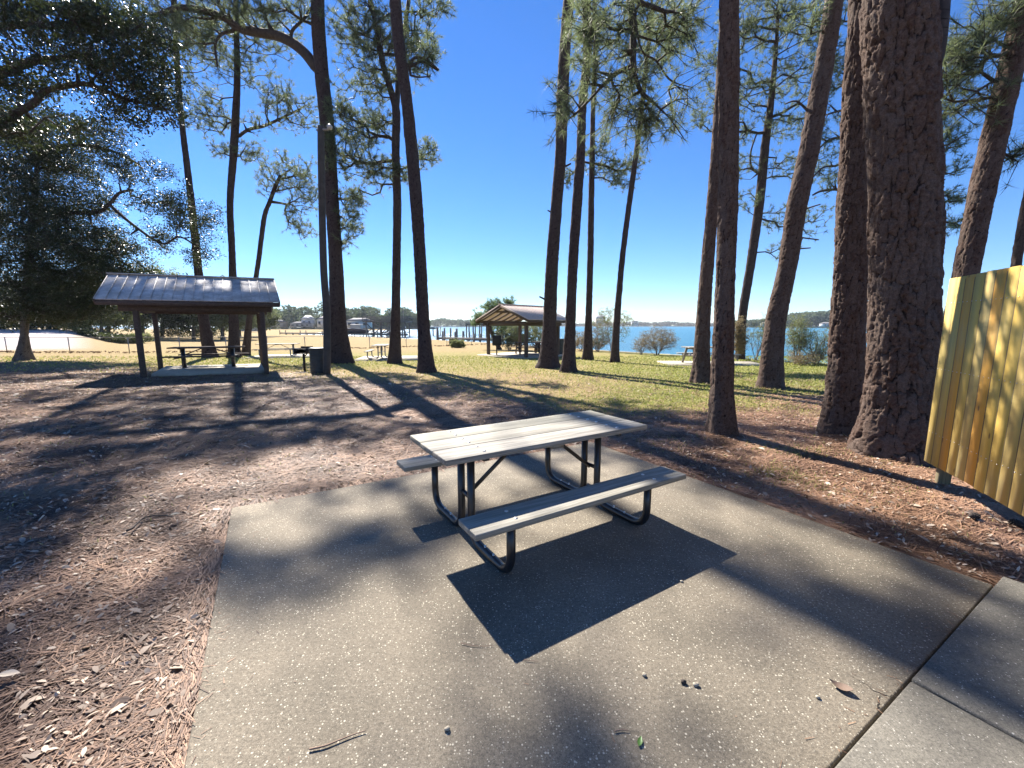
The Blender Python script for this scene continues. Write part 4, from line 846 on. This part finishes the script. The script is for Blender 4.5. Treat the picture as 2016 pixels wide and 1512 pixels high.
# ------------------------------------------------------------------ board fence
def board_fence():
    A = np.array([4.345, 4.21]); B = np.array([3.06, 1.45]); L = np.linalg.norm(B - A); d = (B - A) / L; a = math.atan2(d[1], d[0])
    r = empty('board_fence', (A[0], A[1], 0), a, label='yellow new-wood privacy fence of overlapping dog-eared boards at the right edge', cat='fence')
    g = np.random.default_rng(3); m = MB(); x = 0; i = 0     # local +x runs towards the camera; local -y faces left, the sunlit side
    while x < L:
        w = .148 + g.uniform(-.004, .004); zb = .19 + g.normal(0, .004) + .02 * x; zt = 2.035 + g.normal(0, .003); y = g.normal(0, .0008); th = .017; e = .022; t_ = g.uniform(0, 1)
        t_ = .12 + .88 * t_; ed = .005  # edge strips coloured dark to paint in the shaded gaps between boards
        for xa, xb, za, tt in ((x, x + ed, zt - e, 0.0), (x + ed, x + w - ed, zt - .006, t_), (x + w - ed, x + w, zt - e, 0.0)):
            V = [(xa, y - th, zb), (xb, y - th, zb), (xb, y - th, za), (xa, y - th, za), (xa, y, zb), (xb, y, zb), (xb, y, za), (xa, y, za)]
            m.add(V, [(0, 1, 2, 3), (5, 4, 7, 6), (3, 2, 6, 7), (4, 5, 1, 0), (1, 5, 6, 2), (4, 0, 3, 7)], t=tt)
        V = [(x + ed, y - th, zt - .006), (x + w - ed, y - th, zt - .006), (x + w - ed - .012, y - th, zt + .004), (x + ed + .012, y - th, zt + .004)]; V += [(p[0], y, p[2]) for p in V]
        F4 = [(0, 1, 2, 3), (5, 4, 7, 6), (3, 2, 6, 7), (1, 5, 6, 2), (4, 0, 3, 7)]
        m.add(V, F4, t=t_); x += w + .002; i += 1
    m.build('boards', M['fence'], r)
    mm = MB(); [mm.tube([(xx + g.normal(0, .004), -.016, zz), (xx, -.0205, zz)], .0035, 6) for xx in np.arange(.03, L, .07) for zz in (.5 + g.normal(0, .004), 1.15, 1.8)]; mm.build('nails', M['bolt'], r)
    for z in (.5, 1.15, 1.8): MB().box((L / 2, .030, z), (L, .04, .09)).build('rail', M['fence_back'], r)
    for x in (.13, 1.9): MB().box((x, .10, .92), (.09, .09, 2.1)).build('post', M['fence_back'], r, bevel=.004)
board_fence()
# second run of the fence turning away behind, seen only as the dark gap: a concrete strip behind it
MB().box((5.75, 3.1, -.02), (1.2, 3.2, .07), rotz(.0)).build('concrete_pad', M['pad'], kind='structure')

# ------------------------------------------------------------------ picnic tables
def arc_path(P, r, n=7):
    """polyline with rounded corners"""
    P = [np.array(p, float) for p in P]; out = [P[0]]
    for a, b, c in zip(P[:-2], P[1:-1], P[2:]):
        u = (a - b) / np.linalg.norm(a - b); v = (c - b) / np.linalg.norm(c - b); s, e = b + u * r, b + v * r
        for t in np.linspace(0, 1, n): out.append((1 - t) ** 2 * s + 2 * t * (1 - t) * b + t * t * e)
    out.append(P[-1]); return np.array(out)
def tube_table(loc, yaw, label, L=1.829, W=.7228, H=.7475, so=.7604, sh=.4354, sw=.2327, wood_m='table', metal='black', R=.029, detail=True, group='tubular-frame picnic tables'):
    r = empty('picnic_table', loc, yaw, label=label, cat='picnic table', group=group); th = .038; fx_ = L / 2 - .30; g = np.random.default_rng(int(abs(loc[0] * 100)))
    bw = W / 3 - .004
    for i in range(3):
        y = (i - 1) * (bw + .005); MB().box((g.normal(0, .002), y, H - th / 2), (L, bw, th), t=(.0, .12, .3)[i] if detail else .1).build('tabletop_board', M[wood_m], r, bevel=.005)
    for s in (-1, 1):
        MB().box((0, s * (so - sw / 2), sh - th / 2), (L, sw, th), t=.15).build('seat', M[wood_m], r, bevel=.005)
    for e in (-1, 1):
        m = MB(); x = e * fx_
        for s in (-1, 1):
            xo = x + s * 0; yi = s * .085; yo = s * (so - sw / 2)
            pth = arc_path([(x, yo, sh - th - .004), (x, yo, R), (x, yi, R), (x, yi, H - th - .004)], .15, 8); m.tube(pth, R, 14)
            m.box((x, yo, sh - th - .005), (.05, .2, .008))
        m.box((x, 0, H - th - .012), (.04, W - .06, .022)); m.tube([(x, -.09, .34), (x, .09, .34)], .018, 8)
        m.build('leg_frame', M[metal], r, True)
        for k_ in range(1):
            MB().bar((x - e * .01, 0, .33), (e * .14, 0, H - th - .02), .03, .012, up=(0, 1, 0)).build('brace', M[metal], r)
        if detail:
            for s in (-1, 1):
                mm = MB(); mm.tube([(x, s * .3, R), (x, s * .3 + .0, R * 2 + .012)], .009, 6); mm.tube([(x, s * .42, R), (x, s * .42, R * 2 + .008)], .009, 6); mm.build('foot_bolt', M['bolt'], r)
    m = MB(); m.box((0, 0, H - th - .018), (.09, W - .08, .034)); m.build('batten', M[wood_m], r)
    if detail:
        for e in (-1, 1):
            for y in (-.30, -.18, -.055, .055, .18, .30):
                MB().tube([(e * fx_ + g.normal(0, .002), y, H - .004), (e * fx_, y, H + .003), (e * fx_, y, H + .0055)], [.0125, .0125, .007], 10).build('bolt', M['bolt'], r, True)
            for s in (-1, 1):
                for dy in (-.055, .055): MB().tube([(e * fx_, s * (so - sw / 2) + dy, sh - .004), (e * fx_, s * (so - sw / 2) + dy, sh + .003), (e * fx_, s * (so - sw / 2) + dy, sh + .0055)], [.0125, .0125, .007], 10).build('bolt', M['bolt'], r, True)
    return r
tube_table((.1825, 3.278, 0), .5487, 'grey weathered plank picnic table with black tube legs on the near slab')
def gpt(px, py): p = hit(px, py); return p
p = gpt(549, 701); tube_table((p[0], p[1], p[2] + .02), math.radians(12), 'bare picnic table on a small pad right of the metal-roofed shelter', L=2.3, metal='galv', detail=False, R=.035)
pd = lambda p, w, d, a, nm='concrete_pad', h=.12: MB().box((0, 0, 0), (w, d, h)).build(nm, M['pad'], kind='structure')
o = pd(p, 4.2, 3.4, 0); o.location = (p[0] + .6, p[1], p[2] - .05); o.rotation_euler = (0, 0, math.radians(12))
p = gpt(752, 706); tube_table((p[0], p[1], p[2] + .02), math.radians(98), 'end-on picnic table half hidden by the forked pine', L=1.83, metal='galv', detail=False, R=.032)
o = pd(p, 3.8, 3.4, 0); o.location = (p[0] + .5, p[1] + .4, p[2] - .05); o.rotation_euler = (0, 0, math.radians(8))

def aframe_table(loc, yaw, label, mat='oldwood', L=1.83):
    r = empty('picnic_table', loc, yaw, label=label, cat='picnic table', group='wooden A-frame picnic tables')
    for i in range(4): MB().box((0, (i - 1.5) * .19, .74), (L, .18, .04)).build('tabletop_board', M[mat], r)
    for s in (-1, 1):
        MB().box((0, s * .68, .43), (L, .26, .04)).build('seat', M[mat], r)
    for e in (-1, 1):
        x = e * (L / 2 - .28); MB().box((x, 0, .38), (.04, 1.5, .10)).build('seat_beam', M[mat], r); MB().box((x + e * .003, 0, .69), (.04, .7, .09)).build('top_beam', M[mat], r)
        for s in (-1, 1): MB().bar((x + e * .045, s * .28, .72), (x + e * .045, s * .62, 0), .045, .10, up=(1, 0, 0)).build('leg', M[mat], r)
        MB().bar((x, 0, .40), (x - e * .42, 0, .70), .04, .08, up=(0, 1, 0)).build('brace', M[mat], r)
    return r

# ------------------------------------------------------------------ shelters
def shelter(label, P0, U, V, zg, zE, zR, a0, a1, bo, roofm, wm, post, gable=True, pw=.15):
    """P0 first post, U ridge-wise vector to the next, V across; a0,a1 overhang along the ridge; bo overhang at the eaves"""
    U = np.array(U, float); V = np.array(V, float); lu = np.linalg.norm(U); lv = np.linalg.norm(V); u = U / lu; v = V / lv
    r = empty('picnic_shelter', (P0[0], P0[1], zg), label=label, cat='picnic shelter'); P = lambda a, b, z: np.array([u[0] * a + v[0] * b, u[1] * a + v[1] * b, z - zg])
    zb = zE - .02
    for a, b in ((0, 0), (lu, 0), (lu, lv), (0, lv)):
        MB().bar(P(a, b, float(gz(P0[0] + u[0] * a + v[0] * b, P0[1] + u[1] * a + v[1] * b)) - .1), P(a, b, zb - .17), pw, pw, up=(u[0], u[1], 0)).build('post', M[post], r, bevel=.008)
    for b in (0, lv): MB().bar(P(-.42, b, zb - .09), P(lu + .30, b, zb - .09), .11, .20).build('beam', M[wm], r)
    for a in (0, lu): MB().bar(P(a, .06, zb - .05), P(a, lv - .06, zb - .05), .09, .22).build('tie_beam', M[wm], r)
    mid = lv / 2; e0, e1 = -bo, lv + bo; sl = (zR - zE) / (mid - e0)
    for b0, s in ((e0, 1), (e1, -1)):
        m = MB(); zz0 = zE + .14; zz1 = zR + .0
        q = [P(-a0, b0, zz0), P(lu + a1, b0, zz0), P(lu + a1, mid, zz1), P(-a0, mid, zz1)]
        q2 = [x - [0, 0, .025] for x in q]; m.add(q + q2, [(0, 1, 2, 3), (7, 6, 5, 4), (0, 4, 5, 1), (1, 5, 6, 2), (3, 7, 4, 0)])
        n = int((lu + a0 + a1) / .27)
        for i in range(n + 1):
            a = -a0 + .01 + i * (lu + a0 + a1 - .02) / n; m.bar(P(a, b0 - s * .01, zz0 + .006), P(a, mid - s * .04, zz1 + .004), .016, .016)
        m.build('roof_panel', M[roofm], r)
        MB().bar(P(-a0 + .02, b0 + s * .03, zz0 - .105), P(lu + a1 - .02, b0 + s * .03, zz0 - .105), .04, .15).build('fascia', M[wm], r)
    MB().bar(P(-a0 - .01, mid, zR + .022), P(lu + a1 + .01, mid, zR + .022), .22, .03).build('ridge_cap', M[roofm], r)
    for a in (-a0 + .02, lu + a1 - .02):
        for b0 in (e0, e1): MB().bar(P(a, b0, zE + .06), P(a, mid, zR - .09), .04, .14).build('barge_board', M[wm], r)
    for a in np.linspace(-a0 + .35, lu + a1 - .35, 6):
        for b0, s in ((e0 + .06, 1), (e1 - .06, -1)): MB().bar(P(a, b0, zE + .075), P(a, mid - s * .02, zR - .10), .045, .12).build('rafter', M[wm], r)
        MB().bar(P(a, mid - .75, zR - .42), P(a, mid + .75, zR - .42), .04, .10).build('collar_tie', M[wm], r)
    return r
shelter('open shelter with a weathered grey metal roof left of the pole', (-11.89, 13.33), (3.27, 1.20), (-1.82, 2.83), -.06, 2.24, 3.31, .9, .55, .5, 'roof1', 'oldwood', 'oldwood', pw=.135)
shelter('smaller gabled shelter with a tan roof near the water', (.82, 24.0), (2.05, 2.15), (-2.32, 2.6), -.25, 1.78, 2.82, .55, .45, .65, 'roof2', 'oldwood', 'oldwood', pw=.17)
def pslab(P0, U, V, z, e=.12, h=.14):
    U = np.array(U); V = np.array(V); P0 = np.array(P0); q = [P0 - e * U / 3 - e * V / 3, P0 + U * (1 + e / 3) - e * V / 3, P0 + U * (1 + e / 3) + V * (1 + e / 3), P0 - e * U / 3 + V * (1 + e / 3)]
    Vv = [(a[0], a[1], z - h) for a in q] + [(a[0], a[1], z) for a in q]
    MB().add(Vv, [(3, 2, 1, 0), (4, 5, 6, 7), (0, 1, 5, 4), (1, 2, 6, 5), (2, 3, 7, 6), (3, 0, 4, 7)]).build('concrete_pad', M['pad'], kind='structure')
pslab((-11.75, 13.45), (3.05, 1.12), (-1.75, 2.72), .02, 0)
pslab((.82, 24.0), (2.05, 2.15), (-2.32, 2.6), -.24, .5)
def pedestal_table(loc, yaw, label, L=2.3):
    r = empty('picnic_table', loc, yaw, label=label, cat='picnic table')
    for i in range(3): MB().box((0, (i - 1) * .24, .75), (L, .232, .045)).build('tabletop_board', M['oldwood'], r)
    for s in (-1, 1): MB().box((0, s * .66, .45), (L, .25, .045)).build('seat', M['oldwood'], r)
    for e in (-1, 1):
        x = e * L * .345; MB().box((x, 0, .36), (.11, .11, .72)).build('leg', M['black'], r); MB().box((x, 0, .405), (.09, 1.42, .05)).build('seat_arm', M['black'], r)
        MB().box((x, 0, .715), (.08, .66, .03)).build('top_arm', M['black'], r); MB().bar((x, 0, .46), (e * .18, 0, .72), .035, .035, up=(0, 1, 0)).build('brace', M['black'], r)
pedestal_table((-11.5, 15.75, .02), math.radians(19), 'dark picnic table with pedestal legs under the metal-roofed shelter')
aframe_table((1.05, 27.0, -.24), math.radians(12), 'dark wooden A-frame picnic table under the gabled shelter')
aframe_table((2.35, 28.2, -.26), math.radians(12), 'second dark A-frame table behind the flared pine under the gabled shelter')
p = gpt(1392, 716); aframe_table((p[0], p[1], p[2] + .02), math.radians(6), 'pale sunlit A-frame table behind the rough pines near the shrubs', mat='table', L=2.2)
o = pd(p, 4.4, 2.2, 0); o.location = (p[0] + .3, p[1] + .2, p[2] - .05); o.rotation_euler = (0, 0, math.radians(-6))

# ------------------------------------------------------------------ grills, bins, pole
def grill(loc, yaw, label, hood=False):
    r = empty('park_grill', loc, yaw, label=label, cat='grill', group='pedestal grills')
    MB().tube([(0, 0, -.1), (0, 0, .62)], .045, 10).build('pedestal', M['iron'], r, True)
    MB().bar((0, 0, .5), (.16, 0, .64), .03, .03, up=(0, 1, 0)).build('bracket', M['iron'], r)
    m = MB(); w, d, z0, z1 = .52, .40, .64, .84
    m.box((0, 0, z0), (w, d, .015)); m.box((-w / 2, 0, (z0 + z1) / 2), (.012, d, z1 - z0)); m.box((w / 2, 0, (z0 + z1) / 2), (.012, d, z1 - z0)); m.box((0, d / 2, (z0 + z1) / 2 + .03), (w, .012, z1 - z0 + .06)); m.build('firebox', M['iron'], r)
    m = MB(); [m.tube([(-w / 2 + .02 + i * .04, -d / 2, z1 - .03), (-w / 2 + .02 + i * .04, d / 2, z1 - .03)], .006, 5) for i in range(13)]; m.tube([(-w / 2, -d / 2, z1 - .03), (-w / 2, -d / 2 - .14, z1 - .01), (-w / 2 + .12, -d / 2 - .14, z1 - .01), (-w / 2 + .12, -d / 2, z1 - .03)], .008, 5); m.build('grate', M['iron'], r)
    if hood: MB().box((0, -.21, .97), (.56, .03, .58)).build('raised_lid', M['iron'], r, bevel=.01)
p = gpt(600, 729); grill(p, math.radians(-12), 'low black pedestal grill left of the dark bin and wooden pole')
p = gpt(978, 700); grill((p[0], p[1], p[2]), math.radians(5), 'pedestal grill with a square black plate beside the gabled shelter post', True)
def bin_(loc, label, r_=.29, h=.86):
    r = empty('litter_bin', loc, label=label, cat='litter bin', group='dark barrel bins')
    z = np.linspace(0, h, 40); rad = r_ * (1 + .018 * np.cos(z / h * 2 * math.pi * 9)); rad[0] *= .97
    MB().tube(np.stack([z * 0, z * 0, z], 1), rad, 28).build('barrel', M['can'], r, True)
    MB().tube([(0, 0, h), (0, 0, h + .05), (0, 0, h + .07)], [r_ * 1.05, r_ * 1.05, r_ * .9], 28).build('rim', M['can'], r)
p = gpt(630, 733); bin_(p, 'dark ribbed barrel bin standing against the wooden pole', .31, .82)
bin_((3.05, 26.9, -.27), 'dark barrel bin beside the far post of the gabled shelter', .33, .95)
P = [at(643.5, 736, 14.2), at(640, 620, 14.2), at(633.5, 520, 14.2), at(629, 330, 14.2), at(628, 245, 14.2)]; P[0] = hit(643.5, 736); b = P[0].copy()
for q in P: q[1] = b[1]
pl_ = empty('utility_pole', b, label='slim weathered wooden pole beside the dark bin', cat='pole')
MB().tube(crom(np.array(P) - b, 24), np.linspace(.125, .10, 24), 16).build('shaft', M['pole'], pl_, True)
t_ = P[-1] - b; MB().tube([t_ + [-.14, -.02, -.12], t_ + [.3, -.05, -.1]], .03, 8).build('bracket', M['galv'], pl_); MB().tube([t_ + [.3, -.05, -.1], t_ + [.3, -.05, -.02], t_ + [.3, -.05, .04]], [.07, .09, .03], 12).build('insulator', M['white'], pl_)

# ------------------------------------------------------------------ litter: pine needles, dead leaves, grass
def on_slab(x, y, e=0):
    u = (x - S0[0]) * SU[0] + (y - S0[1]) * SU[1]; v = (x - S0[0]) * SV[0] + (y - S0[1]) * SV[1]
    return (u > -e) & (u < 4.12 + e) & (v > -e) & (v < 3.70) | (u > .4) & (u < 4.25 + e) & (v >= 3.65)
def ground_z(x, y):
    nf = 1 - sm(np.hypot(x, y), 10, 40)
    return gz(x, y) - .035 + ((fbm(x * 5, y * 5, 3) - .5) * .035 + (fbm(x * .7, y * .7, 5) - .5) * .07 * sm(np.hypot(x, y), 4, 9)) * nf
def scatter(n, rmin, rmax, g, power=1.0):
    """more points close to the eye, only in front of it"""
    r = rmin * (rmax / rmin) ** (g.uniform(0, 1, n) ** power); t = g.uniform(-1.35, 1.35, n); y = r; x = t * r; return x, y
g = np.random.default_rng(21)
M['straw'] = leafmat('dry_pine_straw', (.07, .036, .024), (.47, .29, .185), (.4, .22, .12), .6, .15)
M['pale_leaf'] = leafmat('dry_pale_leaf', (.12, .08, .06), (.60, .49, .38), (.5, .38, .22), .6, .15)
M['blade'] = leafmat('grass_blade', (.13, .16, .035), (.42, .38, .14), (.4, .45, .1), .6, .3)
x, y = scatter(330000, .9, 15, g, .8); l, gr, s_ = zones(x, y); edge = on_slab(x, y, .12) & ~on_slab(x, y)
k = (~on_slab(x, y)) & (g.uniform(0, 1, len(x)) < l * .9 + .08 + edge * .3); edge = edge & True; x = x[k]; y = y[k]; edge = edge[k]; n = len(x); d = np.hypot(x, y)
ln = g.uniform(.05, .13, n) * (1 + .03 * d); w = .0017 + .0013 * d; a = np.where(edge, g.normal(math.radians(-60), .22, n), g.normal(math.radians(25), .9, n)); bend = g.normal(0, .25, n); z = ground_z(x, y) + g.uniform(.004, .03, n); dz = g.normal(0, .12, n) * ln
D0 = np.stack([np.cos(a), np.sin(a)], 1); D1 = np.stack([np.cos(a + bend), np.sin(a + bend)], 1); N0 = np.stack([-D0[:, 1], D0[:, 0]], 1); N1 = np.stack([-D1[:, 1], D1[:, 0]], 1); C = np.stack([x, y], 1)
A0 = C - D0 * ln[:, None]; A1 = C; A2 = C + D1 * ln[:, None]; w2 = (w / 2)[:, None]; zz = lambda q: q[:, None]
V = np.stack([np.hstack([A0 - N0 * w2 * .6, zz(z - .006)]), np.hstack([A0 + N0 * w2 * .6, zz(z - .006)]), np.hstack([A1 + N0 * w2, zz(z + .004)]), np.hstack([A1 - N0 * w2, zz(z + .004)]), np.hstack([A2 + N1 * w2 * .6, zz(z + dz * .5)]), np.hstack([A2 - N1 * w2 * .6, zz(z + dz * .5)])], 1)
b = np.arange(n)[:, None] * 6; F = np.concatenate([b + np.array([0, 3, 2, 1]), b + np.array([3, 5, 4, 2])])
mk('pine_straw', V.reshape(-1, 3), [F], M['straw'], attrs={'tone': np.repeat(np.clip(g.beta(1.6, 2.2, n) + 1.3 * (fbm(x * 2, y * 2, 33) - .5) + .5 * (fbm(x * .6, y * .6, 35) - .5), 0, 1), 6)}, kind='stuff', label='reddish brown pine needles matted over the ground', cat='pine needles')
x, y = scatter(60000, .9, 17, g, .75); l, gr, s_ = zones(x, y); k = (~on_slab(x, y, .02)) & (g.uniform(0, 1, len(x)) < (l * .8 + .04) * (.35 + 1.1 * fbm(x * 1.3, y * 1.3, 41))); x = x[k]; y = y[k]; n = len(x); d = np.hypot(x, y)
s = g.uniform(.006, .020, n) * (1 + .09 * d) * np.where(g.uniform(0, 1, n) < .04, 1.9, 1); a = g.uniform(0, 6.28, n); z = ground_z(x, y) + .016 + g.uniform(0, .02, n); tl = g.normal(0, .35, (n, 2))
U_ = np.stack([np.cos(a), np.sin(a), tl[:, 0]], 1) * s[:, None]; W_ = np.stack([-np.sin(a), np.cos(a), tl[:, 1]], 1) * (s * g.uniform(.2, .42, n))[:, None]; C = np.stack([x, y, z], 1); up = np.array([0, 0, 1.]) * (s * .18)[:, None]
V = np.stack([C - U_, C - U_ * .35 - W_ + up, C + U_ * .4 - W_ * .9 + up, C + U_, C + U_ * .4 + W_ * .9 + up, C - U_ * .35 + W_ + up], 1)
b = np.arange(n)[:, None] * 6; F = np.concatenate([b + np.array([0, 1, 2, 5]), b + np.array([5, 2, 3, 4])])
mk('fallen_leaves', V.reshape(-1, 3), [F], M['pale_leaf'], attrs={'tone': np.repeat(g.beta(1.3, 1.6, n), 6)}, kind='stuff', label='pale dry leaves strewn over the pine needles', cat='fallen leaves')
x, y = scatter(160000, 2.2, 26, g, .75); l, gr, s_ = zones(x, y); k = (~on_slab(x, y, .03)) & (g.uniform(0, 1, len(x)) < np.clip(gr * .9 + (1 - l) * .25 + .03, 0, 1)); x = x[k]; y = y[k]; gr = gr[k]; n = len(x); d = np.hypot(x, y)
h = g.uniform(.02, .055, n) * (1 + .02 * d); w = (.003 + .0022 * d) / 2; a = g.uniform(0, 6.28, n); z = ground_z(x, y); lean = g.normal(0, .7, (n, 2)) * h[:, None]
C = np.stack([x, y, z], 1); N = np.stack([np.cos(a), np.sin(a), a * 0], 1) * w[:, None]; V = np.stack([C - N, C + N, C + np.stack([lean[:, 0], lean[:, 1], h], 1)], 1)
mk('grass', V.reshape(-1, 3), [np.arange(n * 3).reshape(-1, 3)], M['blade'], attrs={'tone': np.repeat(np.clip(g.uniform(0, 1, n) * .7 + (1 - gr) * .45, 0, 1), 3)}, kind='stuff', label='short green and straw-coloured grass across the park', cat='grass')

gg = np.random.default_rng(77); n = 420
u = gg.uniform(.03, 4.1, n); vv = gg.uniform(.02, 3.6, n); k_ = gg.uniform(0, 1, n); u = np.where(k_ < .3, .02 + gg.exponential(.06, n), np.where(k_ < .6, 4.1 - gg.exponential(.10, n), u)); vv = np.where((k_ > .6) & (k_ < .8), 3.70 - gg.exponential(.03, n), vv)
u = np.clip(u, .01, 4.11); x = S0[0] + SU[0] * u + SV[0] * vv; y = S0[1] + SU[1] * u + SV[1] * vv; a = gg.uniform(0, 6.28, n); L_ = gg.uniform(.003, .022, n); w_ = gg.uniform(.0008, .002, n)
C = np.stack([x, y, np.full(n, .0035)], 1); D = np.stack([np.cos(a), np.sin(a), a * 0], 1) * L_[:, None]; N = np.stack([-np.sin(a), np.cos(a), a * 0], 1) * w_[:, None]; V = np.stack([C - D - N, C + D - N * .6, C + D + N * .6, C - D + N], 1)
mk('needle_debris', V.reshape(-1, 3), [np.arange(n * 4).reshape(-1, 4)], M['straw'], attrs={'tone': np.repeat(gg.beta(1, 2, n), 4)}, kind='stuff', label='stray needles and bits blown over the slab and into its joint', cat='debris')
# hairline crack fanning from the walkway corner
def crack(pts, w):
    q = np.array([hit(a, b) for a, b in pts]); q = crom(q, 24); q[:, :2] += gg.normal(0, .004, (24, 2)); d = np.gradient(q[:, :2], axis=0); d /= np.linalg.norm(d, axis=1)[:, None]; nn_ = np.stack([-d[:, 1], d[:, 0]], 1) * (w * gg.uniform(.4, 1, 24) * np.sin(np.linspace(.25, 3.0, 24)))[:, None]
    V = np.vstack([np.column_stack([q[:, :2] - nn_, np.full(24, .0015)]), np.column_stack([q[:, :2] + nn_, np.full(24, .0015)])]); return V, np.array([(i, i + 1, 25 + i, 24 + i) for i in range(23)])
VV = []; FF = []; off = 0
for p_, w_ in (([(1800, 1372), (1768, 1371), (1735, 1366), (1700, 1345), (1672, 1330)], .0028), ([(1735, 1366), (1728, 1392), (1736, 1420)], .002)):
    v, f = crack(p_, w_); VV.append(v); FF.append(f + off); off += len(v)
M['crackdark'] = simple('crack_dirt', (.02, .017, .013), .95, bump=0)
mk('slab_crack', np.vstack(VV), [np.vstack(FF)], M['crackdark'], kind='structure')
# ------------------------------------------------------------------ small things on slab and ground
def twig(label, pts, r, z=0.004, mat='branch', name='twig'):
    q = []
    for i, (a, b) in enumerate(pts): p = hit(a, b); q.append([p[0], p[1], max(z + r, p[2] + r) + .004 * math.sin(i * 2.1) * 0 + (0 if z < .01 else 0)])
    q = np.array(q); o = q[0].copy(); e = MB().tube(crom(q - o, 14), np.linspace(r, r * .45, 14), 6).build(name, M[mat], None, True, label=label, cat='twig'); e.location = o.tolist(); return e
M['twigb'] = simple('dry_twig', (.22, .15, .11), .9)
twig('longest thin twig lying on the slab near the bottom edge', [(609, 1479), (640, 1472), (665, 1462), (695, 1450), (720, 1442)], .004, mat='twigb')
twig('thin pale needle on the slab left of the table shadow tip', [(908, 1268), (925, 1272), (945, 1274), (971, 1273)], .0022, mat='twigb')
twig('short reddish twig on the slab just below the table shadow tip', [(1033, 1301), (1045, 1303), (1060, 1304)], .0022, mat='twigb')
twig('small forked twig by the green leaf on the slab', [(1210, 1443), (1222, 1440), (1238, 1441)], .003, mat='twigb')
for (a, b), (w, tall), lb, col in [((881, 1438), (.013, .014), 'white pebble on the slab below the table shadow', 'pad'), ((1268, 1331), (.012, .012), 'pale pebble standing alone on the slab right of the shadow tip', 'pad'), ((1370, 1350), (.014, .014), 'whitish pebble beside the brown chip on the slab', 'pad'), ((1346, 1346), (.012, .016), 'brown bark chip beside the whitish pebble', 'branch'),
                               ((1342, 1146), (.010, .010), 'dark pebble on the slab right of the seat shadow', 'pad'), ((1610, 1375), (.01, .01), 'small grey pebble near the walkway joint', 'pad')]:
    p = hit(a, b); g2 = np.random.default_rng(int(a)); v = []
    bm_n = 7; rings = []
    V = []
    for i in range(5):
        ph = -math.pi / 2 + math.pi * i / 4
        for j in range(bm_n): V.append([math.cos(ph) * math.cos(j * 2 * math.pi / bm_n), math.cos(ph) * math.sin(j * 2 * math.pi / bm_n), math.sin(ph)])
    V = np.array(V) * (1 + g2.normal(0, .16, (len(V), 1))) * [w, w * .75, tall * .6] + [0, 0, tall * .5]
    F = [(i * bm_n + j, i * bm_n + (j + 1) % bm_n, (i + 1) * bm_n + (j + 1) % bm_n, (i + 1) * bm_n + j) for i in range(4) for j in range(bm_n)]
    o = mk('pebble', V, [F], M[col], label=lb, cat='pebble' if col == 'pad' else 'bark chip'); o.location = (float(p[0]), float(p[1]), 0.0)
def leaf1(label, px, py, L, W, yaw, matc, z=0.003, curl=.3, name='leaf'):
    p = hit(px, py); m = MB(); n = 9; t = np.linspace(0, 1, n); w = W * np.sin(math.pi * t ** .8) * .5 + .0004; x = (t - .5) * L; zc = curl * L * (t - .5) ** 2
    top = np.stack([x, w, zc + w * .5], 1); mid = np.stack([x, w * 0, zc], 1); bot = np.stack([x, -w, zc + w * .5], 1); V = np.vstack([top, mid, bot]); V[:, 2] += .0015; V = np.vstack([V, V - [0, 0, .0012]])
    F = [(i, i + 1, n + i + 1, n + i) for i in range(n - 1)] + [(n + i, n + i + 1, 2 * n + i + 1, 2 * n + i) for i in range(n - 1)]; F += [tuple(3 * n + k for k in f[::-1]) for f in F]
    o = mk(name, V, [F], matc, label=label, cat='leaf'); o.location = (float(p[0]), float(p[1]), max(z, float(p[2]) + z)); o.rotation_euler = (0, 0, yaw)
leaf1('single green leaf lying on the slab near the bottom', 1260, 1462, .045, .018, 1.1, simple('green_leaf', (.07, .16, .03), .45))
leaf1('large curled brown leaf on the slab near the walkway', 1655, 1357, .085, .045, 2.4, simple('brown_leaf', (.16, .11, .08), .8), curl=1.0)
leaf1('large pale leaf at the bottom left on the pine needles', 20, 1337, .09, .04, .1, simple('bleached_leaf', (.6, .5, .38), .8), z=.02)
leaf1('pale oval leaf at the end of the fallen twig', 347, 1025, .07, .045, .6, M['pad'], z=.05)
twig('fallen forked twig on the needles left of the slab', [(250, 1052), (262, 1046), (272, 1036), (284, 1026), (300, 1022), (325, 1021), (340, 1024)], .008, z=.02)
def cone(px, py, s, lb):
    p = hit(px, py); g2 = np.random.default_rng(int(px)); m = MB()
    m.tube([(-s, 0, 0), (0, 0, 0), (s, 0, 0)], [s * .3, s * .45, s * .1], 8)
    for i in range(60):
        t = i / 59; a = i * 2.4; x = -s + 2 * s * t; rr_ = s * .62 * math.sin(math.pi * (t * .85 + .12)); d = np.array([.35, math.cos(a), math.sin(a)]); c = np.array([x, 0, 0]) + d * rr_ * .6; m.bar(c, c + d * rr_ * .5, s * .22, s * .07, up=(1, 0.1, 0))
    o = m.build('pine_cone', M['branch'], label=lb, cat='pine cone'); o.location = (float(p[0]), float(p[1]), s * .4); o.rotation_euler = (0, .1, g2.uniform(0, 3))
cone(2000, 1035, .05, 'dark pine cone near the foot of the board fence, rightmost'); cone(1918, 1020, .045, 'brown pine cone on the needles left of the rightmost cone')

# ------------------------------------------------------------------ air
hz = bpy.data.materials.new('haze_air'); hz.use_nodes = True; hn = hz.node_tree; hn.nodes.clear(); ho = hn.nodes.new('ShaderNodeOutputMaterial'); hv = hn.nodes.new('ShaderNodeVolumePrincipled')
hv.inputs['Color'].default_value = (.80, .88, 1, 1); hv.inputs['Density'].default_value = .00013; hv.inputs['Anisotropy'].default_value = .3; hn.links.new(hv.outputs[0], ho.inputs['Volume'])
MB().box((0, 480, 13), (3400, 1900, 40)).build('haze', hz, kind='stuff', label='thin pale blue air over the bay', cat='haze')
